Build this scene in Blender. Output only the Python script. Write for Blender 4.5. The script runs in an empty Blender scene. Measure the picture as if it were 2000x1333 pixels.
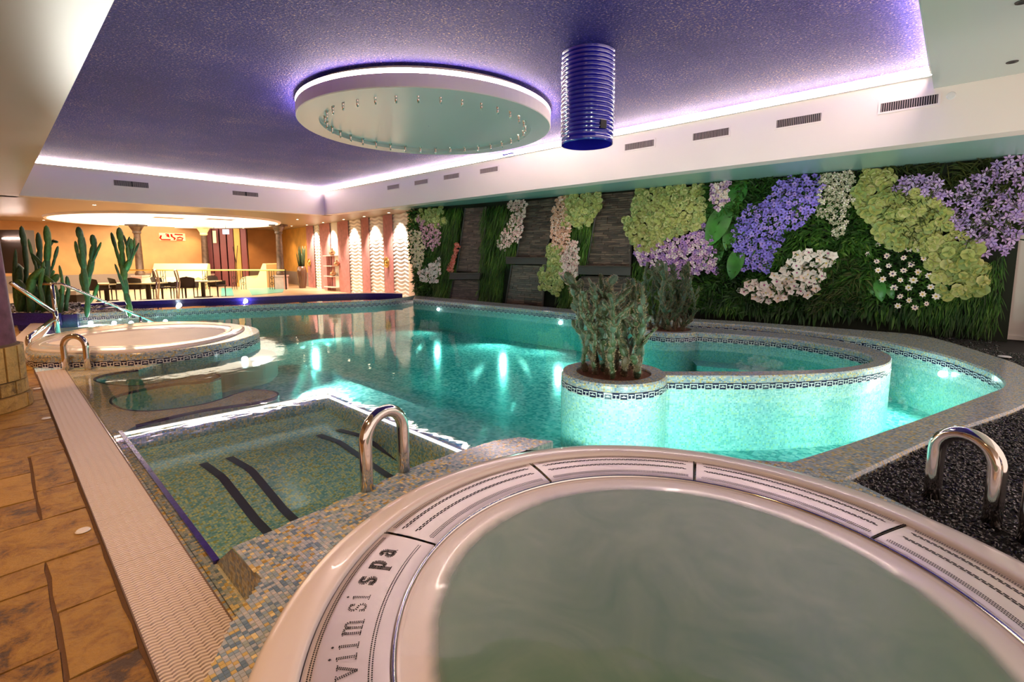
import bpy, math, random
from mathutils import Vector, Matrix
random.seed(7)
S = bpy.context.scene
COL = S.collection
PI = math.pi

# ------------------------------------------------------------------ camera
H, FPX, PX, PY, PITCH = 1.3, 937.0, 1000.0, 605.0, math.radians(6.4)
YAW = math.radians(47.25)                     # from +Y (into the hall) towards +X (the planted wall)
cR = Vector((math.cos(YAW), -math.sin(YAW), 0)); fh = Vector((math.sin(YAW), math.cos(YAW), 0))
cF = fh * math.cos(PITCH) + Vector((0, 0, -math.sin(PITCH)))
cU = fh * math.sin(PITCH) + Vector((0, 0, math.cos(PITCH)))
cam = bpy.data.cameras.new('camera'); co = bpy.data.objects.new('camera', cam); COL.objects.link(co)
co.matrix_world = Matrix(((cR.x, cU.x, -cF.x, 0), (cR.y, cU.y, -cF.y, 0), (cR.z, cU.z, -cF.z, H), (0, 0, 0, 1)))
cam.sensor_width = 36; cam.lens = FPX / 2000 * 36; cam.shift_y = -61.5 / 2000; cam.clip_end = 200; cam.clip_start = .02
S.camera = co

# ------------------------------------------------------------------ world, exposure
S.view_settings.view_transform = 'Standard'; S.view_settings.look = 'None'
S.view_settings.exposure = 0.66; S.view_settings.gamma = 1.0; S.view_settings.use_curve_mapping = False
S.cycles.use_denoising = True
S.cycles.max_bounces = 8; S.cycles.transparent_max_bounces = 24; S.cycles.diffuse_bounces = 4
S.cycles.glossy_bounces = 4; S.cycles.caustics_reflective = False; S.cycles.caustics_refractive = False
S.cycles.sample_clamp_indirect = 4.0; S.cycles.sample_clamp_direct = 0
W = bpy.data.worlds.new('hall_air'); S.world = W; W.use_nodes = True
W.node_tree.nodes['Background'].inputs[0].default_value = (1.0, .74, .64, 1)
W.node_tree.nodes['Background'].inputs[1].default_value = .95

WARM = (1, .55, .24); LEDC = (1, .74, .68); POOLC = (1.0, .95, .86)
def lamp(kind, loc, power, color, size=.1, aim=None, spot=None, blend=.6, sy=None):
    l = bpy.data.lights.new(kind.lower() + '_light', kind); l.energy = power; l.color = color
    if kind == 'AREA':
        l.size = size
        if sy: l.shape = 'RECTANGLE'; l.size_y = sy
        else: l.shape = 'DISK'
    else: l.shadow_soft_size = size
    if kind == 'SPOT': l.spot_size = math.radians(spot or 90); l.spot_blend = blend
    o = bpy.data.objects.new(kind.lower() + '_light', l); COL.objects.link(o); o.location = loc
    if aim is not None:
        o.rotation_euler = (Vector(aim) - Vector(loc)).to_track_quat('-Z', 'Y').to_euler()
    return o

# ------------------------------------------------------------------ pixel -> place helpers
def ray(x, y): return cR * ((x - PX) / FPX) - cU * ((y - PY) / FPX) + cF
def P(x, y, z=0.0):
    d = ray(x, y); t = (z - H) / d.z; return Vector((d.x * t, d.y * t, z))
def PD(x, y, depth): d = ray(x, y); t = depth / (d.dot(fh)); return Vector((d.x * t, d.y * t, H + d.z * t))
def PV(x, y, a, b, off=0.0):
    """point on the vertical plane through plan points a, b, pushed off towards the camera"""
    d = ray(x, y); ab = Vector((b[0] - a[0], b[1] - a[1])); n = Vector((ab.y, -ab.x)).normalized()
    if n.dot(Vector((-a[0], -a[1]))) < 0: n = -n
    c = n.dot(Vector((a[0], a[1]))) + off; t = c / (n.x * d.x + n.y * d.y)
    return Vector((d.x * t, d.y * t, H + d.z * t))
def PL(pts, z): return [P(x, y, z).to_2d() for x, y in pts]

def smooth(pts, step=.08, closed=False):
    """Catmull-Rom through the points, then resampled by arc length"""
    pts = [Vector(p).to_2d() for p in pts]; n = len(pts); out = []
    for i in range(n if closed else n - 1):
        p1, p2 = pts[i], pts[(i + 1) % n]
        p0 = pts[(i - 1) % n] if closed or i > 0 else p1 * 2 - p2
        p3 = pts[(i + 2) % n] if closed or i + 2 < n else p2 * 2 - p1
        for k in range(16):
            t = k / 16
            out.append(.5 * (2 * p1 + (p2 - p0) * t + (2 * p0 - 5 * p1 + 4 * p2 - p3) * t * t + (3 * p1 - p0 - 3 * p2 + p3) * t ** 3))
    if not closed: out.append(pts[-1])
    return resample(out, step, closed)
def resample(pts, step, closed=False, count=None):
    if closed: pts = pts + [pts[0]]
    L = [0]
    for a, b in zip(pts, pts[1:]): L.append(L[-1] + (b - a).length)
    n = count if count else max(2, int(L[-1] / step))
    out = []; j = 0
    for i in range(n + (0 if closed else 1)):
        s = L[-1] * i / n
        while j < len(L) - 2 and L[j + 1] < s: j += 1
        t = (s - L[j]) / max(1e-9, L[j + 1] - L[j]); out.append(pts[j].lerp(pts[j + 1], t))
    return out
def circ(c, r, n=64, a0=0, a1=2 * PI):
    full = abs(a1 - a0 - 2 * PI) < 1e-6
    return [Vector((c[0] + r * math.cos(a0 + (a1 - a0) * i / n), c[1] + r * math.sin(a0 + (a1 - a0) * i / n))) for i in range(n if full else n + 1)]

# ------------------------------------------------------------------ materials
def newmat(name):
    m = bpy.data.materials.new(name); m.use_nodes = True; nt = m.node_tree
    return m, nt, nt.nodes['Principled BSDF']
def N(nt, typ, **kw):
    n = nt.nodes.new(typ)
    for k, v in kw.items(): setattr(n, k, v)
    return n
def mathn(nt, op, a, b=None, clamp=False):
    n = N(nt, 'ShaderNodeMath', operation=op); n.use_clamp = clamp
    for i, v in enumerate((a, b)):
        if v is None: continue
        if isinstance(v, (int, float)): n.inputs[i].default_value = v
        else: nt.links.new(v, n.inputs[i])
    return n.outputs[0]
def ramp(nt, fac, stops, interp='LINEAR'):
    r = N(nt, 'ShaderNodeValToRGB'); r.color_ramp.interpolation = interp
    e = r.color_ramp.elements
    while len(e) < len(stops): e.new(.5)
    for i, (p, c) in enumerate(stops): e[i].position = p; e[i].color = (*c, 1)
    nt.links.new(fac, r.inputs[0]); return r.outputs[0]
def plain(name, col, rough=.5, metal=0, bump=0, bscale=40, var=0, vscale=6, coat=0, spec=.5, emis=None, estr=0):
    m, nt, b = newmat(name)
    b.inputs['Base Color'].default_value = (*col, 1); b.inputs['Roughness'].default_value = rough
    b.inputs['Metallic'].default_value = metal; b.inputs['Coat Weight'].default_value = coat
    b.inputs['Specular IOR Level'].default_value = spec
    if var or bump:
        tc = N(nt, 'ShaderNodeTexCoord')
    if var:
        n = N(nt, 'ShaderNodeTexNoise'); n.inputs['Scale'].default_value = vscale; n.inputs['Detail'].default_value = 5
        nt.links.new(tc.outputs['Object'], n.inputs['Vector'])
        lo = tuple(max(0, c * (1 - var)) for c in col); hi = tuple(min(1, c * (1 + var)) for c in col)
        nt.links.new(ramp(nt, n.outputs[0], [(.3, lo), (.7, hi)]), b.inputs['Base Color'])
    if bump:
        n = N(nt, 'ShaderNodeTexNoise'); n.inputs['Scale'].default_value = bscale; n.inputs['Detail'].default_value = 3
        nt.links.new(tc.outputs['Object'], n.inputs['Vector'])
        bp = N(nt, 'ShaderNodeBump'); bp.inputs['Strength'].default_value = bump; bp.inputs['Distance'].default_value = .02
        nt.links.new(n.outputs[0], bp.inputs['Height']); nt.links.new(bp.outputs[0], b.inputs['Normal'])
    if emis:
        b.inputs['Emission Color'].default_value = (*emis, 1); b.inputs['Emission Strength'].default_value = estr
    return m
def glow(name, col, st):
    m, nt, b = newmat(name); e = N(nt, 'ShaderNodeEmission'); e.inputs[0].default_value = (*col, 1); e.inputs[1].default_value = st
    nt.links.new(e.outputs[0], nt.nodes['Material Output'].inputs[0]); return m
def tinted(name, stops, rough=.5, spec=.5, interp='LINEAR', twoside=0):
    """colour picked per piece by the face attribute 'tint'"""
    m, nt, b = newmat(name); a = N(nt, 'ShaderNodeAttribute', attribute_name='tint')
    nt.links.new(ramp(nt, a.outputs['Fac'], stops, interp), b.inputs['Base Color'])
    b.inputs['Roughness'].default_value = rough; b.inputs['Specular IOR Level'].default_value = spec
    if twoside:
        t = N(nt, 'ShaderNodeBsdfTranslucent'); mx = N(nt, 'ShaderNodeMixShader'); mx.inputs[0].default_value = twoside
        nt.links.new(ramp(nt, a.outputs['Fac'], stops, interp), t.inputs[0])
        nt.links.new(b.outputs[0], mx.inputs[1]); nt.links.new(t.outputs[0], mx.inputs[2])
        nt.links.new(mx.outputs[0], nt.nodes['Material Output'].inputs[0])
    return m
def mosaic(name, stops, pitch, grout=(.3, .3, .28), gw=.1, rough=.15):
    """small square glass tiles, a colour for each, laid out on the UV map (metres)"""
    m, nt, b = newmat(name); uv = N(nt, 'ShaderNodeUVMap')
    sc = N(nt, 'ShaderNodeVectorMath', operation='SCALE'); sc.inputs['Scale'].default_value = 1 / pitch
    nt.links.new(uv.outputs[0], sc.inputs[0])
    fl = N(nt, 'ShaderNodeVectorMath', operation='FLOOR'); nt.links.new(sc.outputs[0], fl.inputs[0])
    wn = N(nt, 'ShaderNodeTexWhiteNoise', noise_dimensions='2D'); nt.links.new(fl.outputs[0], wn.inputs['Vector'])
    # neighbouring tiles cling together a little, as tiles set by the sheet do
    ns = N(nt, 'ShaderNodeTexNoise', noise_dimensions='2D'); ns.inputs['Scale'].default_value = .35; nt.links.new(fl.outputs[0], ns.inputs['Vector'])
    f = mathn(nt, 'ADD', mathn(nt, 'MULTIPLY', wn.outputs[0], .8), mathn(nt, 'MULTIPLY', mathn(nt, 'SUBTRACT', ns.outputs[0], .4), .9), True)
    col = ramp(nt, f, stops, 'CONSTANT')
    fr = N(nt, 'ShaderNodeVectorMath', operation='FRACTION'); nt.links.new(sc.outputs[0], fr.inputs[0])
    sp = N(nt, 'ShaderNodeSeparateXYZ'); nt.links.new(fr.outputs[0], sp.inputs[0])
    mn = mathn(nt, 'MINIMUM', sp.outputs[0], sp.outputs[1]); isg = mathn(nt, 'LESS_THAN', mn, gw)
    mx = N(nt, 'ShaderNodeMix', data_type='RGBA'); nt.links.new(isg, mx.inputs['Factor']); nt.links.new(col, mx.inputs[6]); mx.inputs[7].default_value = (*grout, 1)
    nt.links.new(mx.outputs[2], b.inputs['Base Color']); b.inputs['Roughness'].default_value = rough
    bp = N(nt, 'ShaderNodeBump'); bp.inputs['Strength'].default_value = .4; bp.inputs['Distance'].default_value = .002; bp.invert = True
    nt.links.new(isg, bp.inputs['Height']); nt.links.new(bp.outputs[0], b.inputs['Normal'])
    return m
DRYSTOPS = [(0, (.17, .26, .36)), (.14, (.29, .40, .50)), (.32, (.44, .50, .56)), (.5, (.56, .56, .56)), (.6, (.36, .43, .42)), (.7, (.62, .48, .20)), (.82, (.82, .70, .38)), (.92, (.44, .30, .08))]
M = {}
M['mosaic_dry'] = mosaic('mosaic_dry', DRYSTOPS, .0145, (.34, .33, .31), .12)
M['mosaic_wall'] = mosaic('mosaic_pool_wall', [(0, (.35, .55, .55)), (.25, (.50, .68, .68)), (.5, (.62, .78, .76)), (.72, (.68, .74, .50)), (.85, (.80, .85, .80))], .017, (.6, .72, .7), .12)  # same tiles as the dry mix, pool lamps' cyan put into the colours
M['mosaic_floor'] = mosaic('mosaic_pool_floor', [(0, (.10, .42, .42)), (.3, (.22, .60, .60)), (.52, (.40, .76, .74)), (.8, (.62, .86, .82))], .036, (.35, .65, .65), .06)
M['mosaic_shelf'] = mosaic('mosaic_shelf', [(0, (.45, .50, .46)), (.2, (.62, .64, .56)), (.42, (.74, .70, .58)), (.62, (.85, .76, .46)), (.82, (.62, .48, .18))], .0145, (.5, .48, .42), .12)
M['mosaic_lounge'] = mosaic('mosaic_lounge', [(0, (.20, .44, .50)), (.2, (.34, .58, .62)), (.42, (.56, .72, .66)), (.62, (.85, .84, .42)), (.82, (.60, .52, .14))], .0145, (.35, .45, .42), .12)
M['tile_piece'] = tinted('mosaic_tiles', DRYSTOPS, .14, .6, 'CONSTANT')
M['tile_piece_wet'] = tinted('mosaic_tiles_wet', [(0, (.12, .22, .26)), (.2, (.20, .32, .36)), (.42, (.34, .42, .40)), (.62, (.50, .48, .22)), (.82, (.40, .32, .08))], .08, .6, 'CONSTANT')
M['grout'] = plain('tile_grout', (.36, .34, .32), .8)
M['dark_tile'] = plain('ink_blue_tile', (.022, .020, .06), .15)
M['white_tile'] = plain('white_tile', (.78, .76, .76), .2)
M['purple_tile'] = plain('purple_tile', (.035, .018, .12), .2, var=.4, vscale=80)
M['blue_tile'] = plain('deep_blue_tile', (.035, .02, .20), .2, var=.3, vscale=60)
M['acrylic'] = plain('white_acrylic', (.80, .73, .71), .2, coat=.3)
M['white_paint'] = plain('white_paint', (.88, .79, .73), .55, bump=.03)
M['steel'] = plain('polished_steel', (.78, .72, .68), .09, 1)
M['brushed'] = plain('brushed_steel', (.86, .76, .72), .42, .85, bump=.03, bscale=300)
M['hole'] = plain('slot_shadow', (.015, .013, .015), .7)
M['chrome_trim'] = plain('chrome_trim', (.85, .82, .8), .12, 1)
M['grate'] = plain('white_plastic_grate', (.80, .71, .68), .4)
M['trough'] = plain('grate_trough', (.16, .11, .09), .7)
M['gravel'] = tinted('black_gravel', [(0, (.006, .005, .006)), (.6, (.02, .018, .02)), (.9, (.05, .045, .05)), (1, (.12, .10, .10))], .22, .6)
M['soil_dark'] = plain('dark_soil', (.012, .010, .009), .9, bump=.6, bscale=120)
M['soil_brown'] = plain('brown_soil', (.16, .055, .025), .9, bump=.6, bscale=150, var=.4, vscale=60)
M['led'] = glow('warm_led', (1, .77, .68), 44.0)
M['led_w'] = glow('water_led', (1, .93, .90), .9)
M['poollamp'] = glow('pool_lamp', (.80, .96, 1), 14)
M['spotlamp'] = glow('downlight_lamp', (1, .80, .55), 14)
M['oval'] = glow('ceiling_glow', (1, .84, .62), 2.2)
M['pebble_w'] = tinted('pale_pebbles', [(0, (.05, .04, .04)), (.5, (.3, .24, .2)), (1, (.8, .72, .66))], .5)

# stretched satin ceiling
def satin(name, col, rough, spec):
    m = plain(name, col, rough, spec=spec); return m
M['satin'] = satin('satin_ceiling', (.62, .66, .62), .22, 1.0)
M['satin_warm_glow'] = satin('satin_warm_glow_ceiling', (.32, .24, .165), .34, .5)  # whitish ceiling, beige of the warm floor's reflection put into the base colour
M['satin_pool_tint'] = satin('satin_pool_tint_ceiling', (.34, .58, .52), .25, 1.0)  # same ceiling, teal of the pool's reflection put into the base colour
# stone slabs
def stone(name, c1, c2, c3):
    m, nt, b = newmat(name); tc = N(nt, 'ShaderNodeTexCoord'); oi = N(nt, 'ShaderNodeObjectInfo')
    ad = N(nt, 'ShaderNodeVectorMath', operation='ADD'); nt.links.new(tc.outputs['Object'], ad.inputs[0]); nt.links.new(oi.outputs['Location'], ad.inputs[1])
    n1 = N(nt, 'ShaderNodeTexNoise'); n1.inputs['Scale'].default_value = 8; n1.inputs['Detail'].default_value = 8; n1.inputs['Roughness'].default_value = .7; n1.inputs['Distortion'].default_value = .6
    n2 = N(nt, 'ShaderNodeTexNoise'); n2.inputs['Scale'].default_value = 38; n2.inputs['Detail'].default_value = 8; n2.inputs['Roughness'].default_value = .75
    for n in (n1, n2): nt.links.new(ad.outputs[0], n.inputs['Vector'])
    f = mathn(nt, 'ADD', mathn(nt, 'MULTIPLY', n1.outputs[0], .65), mathn(nt, 'MULTIPLY', n2.outputs[0], .35))
    f = mathn(nt, 'ADD', f, mathn(nt, 'MULTIPLY', mathn(nt, 'SUBTRACT', oi.outputs['Random'], .5), .12))
    nt.links.new(ramp(nt, f, [(.37, c3), (.45, c2), (.53, c1), (.7, tuple(min(1, c * 1.25) for c in c1))]), b.inputs['Base Color'])
    r = mathn(nt, 'ADD', mathn(nt, 'MULTIPLY', n2.outputs[0], .5), .12); nt.links.new(r, b.inputs['Roughness'])
    bp = N(nt, 'ShaderNodeBump'); bp.inputs['Strength'].default_value = 1; bp.inputs['Distance'].default_value = .014
    nt.links.new(mathn(nt, 'ADD', n2.outputs[0], mathn(nt, 'MULTIPLY', n1.outputs[0], 1.5)), bp.inputs['Height']); nt.links.new(bp.outputs[0], b.inputs['Normal'])
    return m
M['stone'] = stone('ochre_stone', (.52, .29, .055), (.38, .185, .03), (.10, .055, .03))
M['stone_clad'] = stone('cladding_stone', (.60, .38, .11), (.44, .27, .07), (.18, .11, .035))
# rough sprayed plaster
m, nt, b = newmat('violet_spray_plaster'); tc = N(nt, 'ShaderNodeTexCoord')
n = N(nt, 'ShaderNodeTexNoise'); n.inputs['Scale'].default_value = 44; n.inputs['Detail'].default_value = 3; n.inputs['Roughness'].default_value = .7; nt.links.new(tc.outputs['Object'], n.inputs['Vector'])
n2 = N(nt, 'ShaderNodeTexNoise'); n2.inputs['Scale'].default_value = 1.2; n2.inputs['Detail'].default_value = 4; nt.links.new(tc.outputs['Object'], n2.inputs['Vector'])
nt.links.new(ramp(nt, mathn(nt, 'ADD', mathn(nt, 'MULTIPLY', n.outputs[0], .8), mathn(nt, 'MULTIPLY', n2.outputs[0], .2)), [(.40, (.003, .002, .13)), (.50, (.009, .005, .24)), (.58, (.06, .04, .24)), (.66, (.40, .27, .36))]), b.inputs['Base Color'])
b.inputs['Roughness'].default_value = .6; b.inputs['Specular IOR Level'].default_value = .2
bp = N(nt, 'ShaderNodeBump'); bp.inputs['Strength'].default_value = 1; bp.inputs['Distance'].default_value = .03
nt.links.new(n.outputs[0], bp.inputs['Height']); nt.links.new(bp.outputs[0], b.inputs['Normal']); M['violet'] = m
M['duct'] = plain('blue_lacquer', (.012, .012, .33), .16, coat=1, spec=.8)
M['stucco'] = plain('mauve_stucco', (.16, .066, .095), .8, spec=.15, var=.35, vscale=9, bump=.15, bscale=14)
M['pinkwall'] = plain('pink_stucco', (.50, .215, .215), .8, var=.16, vscale=7)
M['whitewave'] = plain('white_relief', (.95, .90, .85), .5)
M['orange'] = plain('amber_plaster', (.62, .34, .08), .6, var=.14, vscale=2.5)
M['ochre'] = plain('ochre_plaster', (.56, .31, .13), .6, var=.10, vscale=2)
M['dado'] = plain('grey_dado', (.26, .22, .20), .6)
M['plum'] = plain('plum_panel', (.18, .045, .05), .4)
M['farfloor'] = plain('sand_floor', (.55, .40, .26), .3, var=.1)
M['turq'] = plain('turquoise_tile', (.10, .46, .40), .3)
M['wicker'] = plain('dark_wicker', (.055, .038, .03), .6, bump=.3, bscale=200)
M['dkmetal'] = plain('dark_iron', (.03, .022, .02), .4, .5)
M['brass'] = plain('brass', (.75, .50, .14), .25, 1)
M['bronze'] = plain('bronze_column', (.10, .06, .04), .4, .3, var=.4, vscale=8)
M['cream'] = plain('cream_bench', (.90, .80, .48), .3, coat=.3)
M['vasebrown'] = plain('brown_glaze', (.12, .055, .03), .2, coat=.5)
M['gold_glass'] = plain('gold_glass', (.72, .42, .25), .15, .7)
M['slate'] = None
# slate courses
m, nt, b = newmat('split_slate'); tc = N(nt, 'ShaderNodeTexCoord'); mp = N(nt, 'ShaderNodeMapping'); mp.inputs['Scale'].default_value = (2.5, 2.5, 26)
nt.links.new(tc.outputs['Object'], mp.inputs[0]); n = N(nt, 'ShaderNodeTexNoise'); n.inputs['Scale'].default_value = 2.2; n.inputs['Detail'].default_value = 8; nt.links.new(mp.outputs[0], n.inputs['Vector'])
a = N(nt, 'ShaderNodeAttribute', attribute_name='tint')
f = mathn(nt, 'ADD', mathn(nt, 'MULTIPLY', n.outputs[0], .7), mathn(nt, 'MULTIPLY', a.outputs['Fac'], .3))
nt.links.new(ramp(nt, f, [(.3, (.022, .014, .011)), (.5, (.06, .038, .028)), (.62, (.13, .085, .06)), (.8, (.20, .14, .09))]), b.inputs['Base Color']); b.inputs['Roughness'].default_value = .35
bp = N(nt, 'ShaderNodeBump'); bp.inputs['Strength'].default_value = .6; bp.inputs['Distance'].default_value = .01; nt.links.new(n.outputs[0], bp.inputs['Height']); nt.links.new(bp.outputs[0], b.inputs['Normal'])
M['slate'] = m
M['slateframe'] = plain('dark_slate_frame', (.03, .024, .022), .35, bump=.2)
# plants
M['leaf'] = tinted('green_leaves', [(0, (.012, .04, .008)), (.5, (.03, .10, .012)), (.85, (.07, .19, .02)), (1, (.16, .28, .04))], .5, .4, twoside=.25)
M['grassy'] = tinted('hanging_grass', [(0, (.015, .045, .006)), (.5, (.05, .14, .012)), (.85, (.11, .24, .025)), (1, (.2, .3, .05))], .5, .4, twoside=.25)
M['brownleaf'] = tinted('olive_leaves', [(0, (.02, .035, .008)), (.6, (.05, .075, .015)), (1, (.12, .13, .03))], .5, .4, twoside=.2)
M['bigleaf'] = plain('broad_leaf', (.035, .17, .018), .35, var=.35, vscale=5)
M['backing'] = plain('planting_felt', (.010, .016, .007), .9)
M['cactus'] = plain('cactus_skin', (.035, .060, .020), .5, var=.4, vscale=12, bump=.2, bscale=50)
M['cactus_blue'] = plain('cactus_blue_skin', (.05, .095, .055), .5, var=.3, vscale=12, bump=.2, bscale=50)
M['cactus_old'] = plain('cactus_brown_skin', (.07, .05, .022), .6, var=.4, vscale=14)
M['spine'] = plain('cactus_spines', (.45, .32, .18), .6)
def petal(name, c): return plain(name, c, .5, var=.12, vscale=30)
for k, c in dict(p_lime=(.40, .43, .12), p_lime2=(.50, .50, .20), p_lime3=(.28, .36, .11), p_lilac=(.50, .28, .52), p_lilac2=(.34, .17, .50), p_lilac3=(.66, .42, .60), p_blue=(.20, .14, .62), p_blue2=(.27, .20, .72), p_blue3=(.36, .24, .66),
                 p_white=(.82, .72, .66), p_pink=(.78, .46, .42), p_pale=(.80, .60, .52), p_mauve=(.52, .24, .34), p_cream=(.70, .62, .38), p_peach=(.72, .40, .26), p_red=(.66, .10, .07), p_red2=(.78, .22, .14), p_star=(.46, .32, .62), p_star2=(.58, .44, .70), p_star3=(.36, .24, .56),
                 p_core=(.10, .05, .16), p_yel=(.70, .45, .06), p_mag=(.45, .06, .22), p_sage=(.42, .42, .28)).items(): M[k] = petal('petal_' + k[2:], c)

# water: clear teal body with a mirror skin
def water(name, tint, dens, bump=.02, scale=2.0, ior=1.33, boost=1.0, gr=.03):
    m, nt, b = newmat(name); nt.nodes.remove(b); out = nt.nodes['Material Output']
    tr = N(nt, 'ShaderNodeBsdfTransparent'); tr.inputs[0].default_value = (*tint, 1)
    gl = N(nt, 'ShaderNodeBsdfGlossy'); gl.inputs['Roughness'].default_value = gr
    fr = N(nt, 'ShaderNodeFresnel'); fr.inputs[0].default_value = ior
    mx = N(nt, 'ShaderNodeMixShader'); nt.links.new(mathn(nt, 'MULTIPLY', fr.outputs[0], boost, True), mx.inputs[0]); nt.links.new(tr.outputs[0], mx.inputs[1]); nt.links.new(gl.outputs[0], mx.inputs[2])
    tc = N(nt, 'ShaderNodeTexCoord'); n = N(nt, 'ShaderNodeTexNoise'); n.inputs['Scale'].default_value = scale; n.inputs['Detail'].default_value = 3; nt.links.new(tc.outputs['Object'], n.inputs['Vector'])
    bp = N(nt, 'ShaderNodeBump'); bp.inputs['Strength'].default_value = 1; bp.inputs['Distance'].default_value = bump; nt.links.new(n.outputs[0], bp.inputs['Height'])
    nt.links.new(bp.outputs[0], gl.inputs['Normal']); nt.links.new(bp.outputs[0], fr.inputs['Normal'])
    nt.links.new(mx.outputs[0], out.inputs[0])
    if dens:
        va = N(nt, 'ShaderNodeVolumeAbsorption'); va.inputs[0].default_value = (.16, .88, .83, 1); va.inputs[1].default_value = dens
        nt.links.new(va.outputs[0], out.inputs['Volume'])
    return m
M['water'] = water('pool_water', (.98, 1, 1), .42, .0025, 2.6, 1.33, 1.0)
M['water_flat'] = water('bright_pool_water', (1, 1, 1), 0, .008, 4.0)
M['water_tub'] = water('bubbling_water', (1, 1, 1), 0, .012, 2.0, 1.33, .12, .35)
# aerated water: milky, swirled, thinning out towards its edge
def milky(name, c1, c2, r0, r1, edge):
    m, nt, b = newmat(name); tc = N(nt, 'ShaderNodeTexCoord'); n = N(nt, 'ShaderNodeTexNoise'); n.inputs['Scale'].default_value = 2.6; n.inputs['Detail'].default_value = 6; n.inputs['Distortion'].default_value = 1.6; n.inputs['Roughness'].default_value = .6
    nt.links.new(tc.outputs['Object'], n.inputs['Vector']); nt.links.new(ramp(nt, n.outputs[0], [(.35, c1), (.65, c2)]), b.inputs['Base Color']); b.inputs['Roughness'].default_value = .6
    ln = N(nt, 'ShaderNodeVectorMath', operation='LENGTH'); nt.links.new(tc.outputs['Object'], ln.inputs[0])
    mr = N(nt, 'ShaderNodeMapRange'); mr.interpolation_type = 'SMOOTHSTEP'; mr.inputs[1].default_value = r0; mr.inputs[2].default_value = r1; mr.inputs[3].default_value = 1; mr.inputs[4].default_value = edge
    nt.links.new(mathn(nt, 'ADD', ln.outputs['Value'], mathn(nt, 'MULTIPLY', mathn(nt, 'SUBTRACT', n.outputs[0], .5), .05)), mr.inputs[0]); nt.links.new(mr.outputs[0], b.inputs['Alpha'])
    return m

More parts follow.
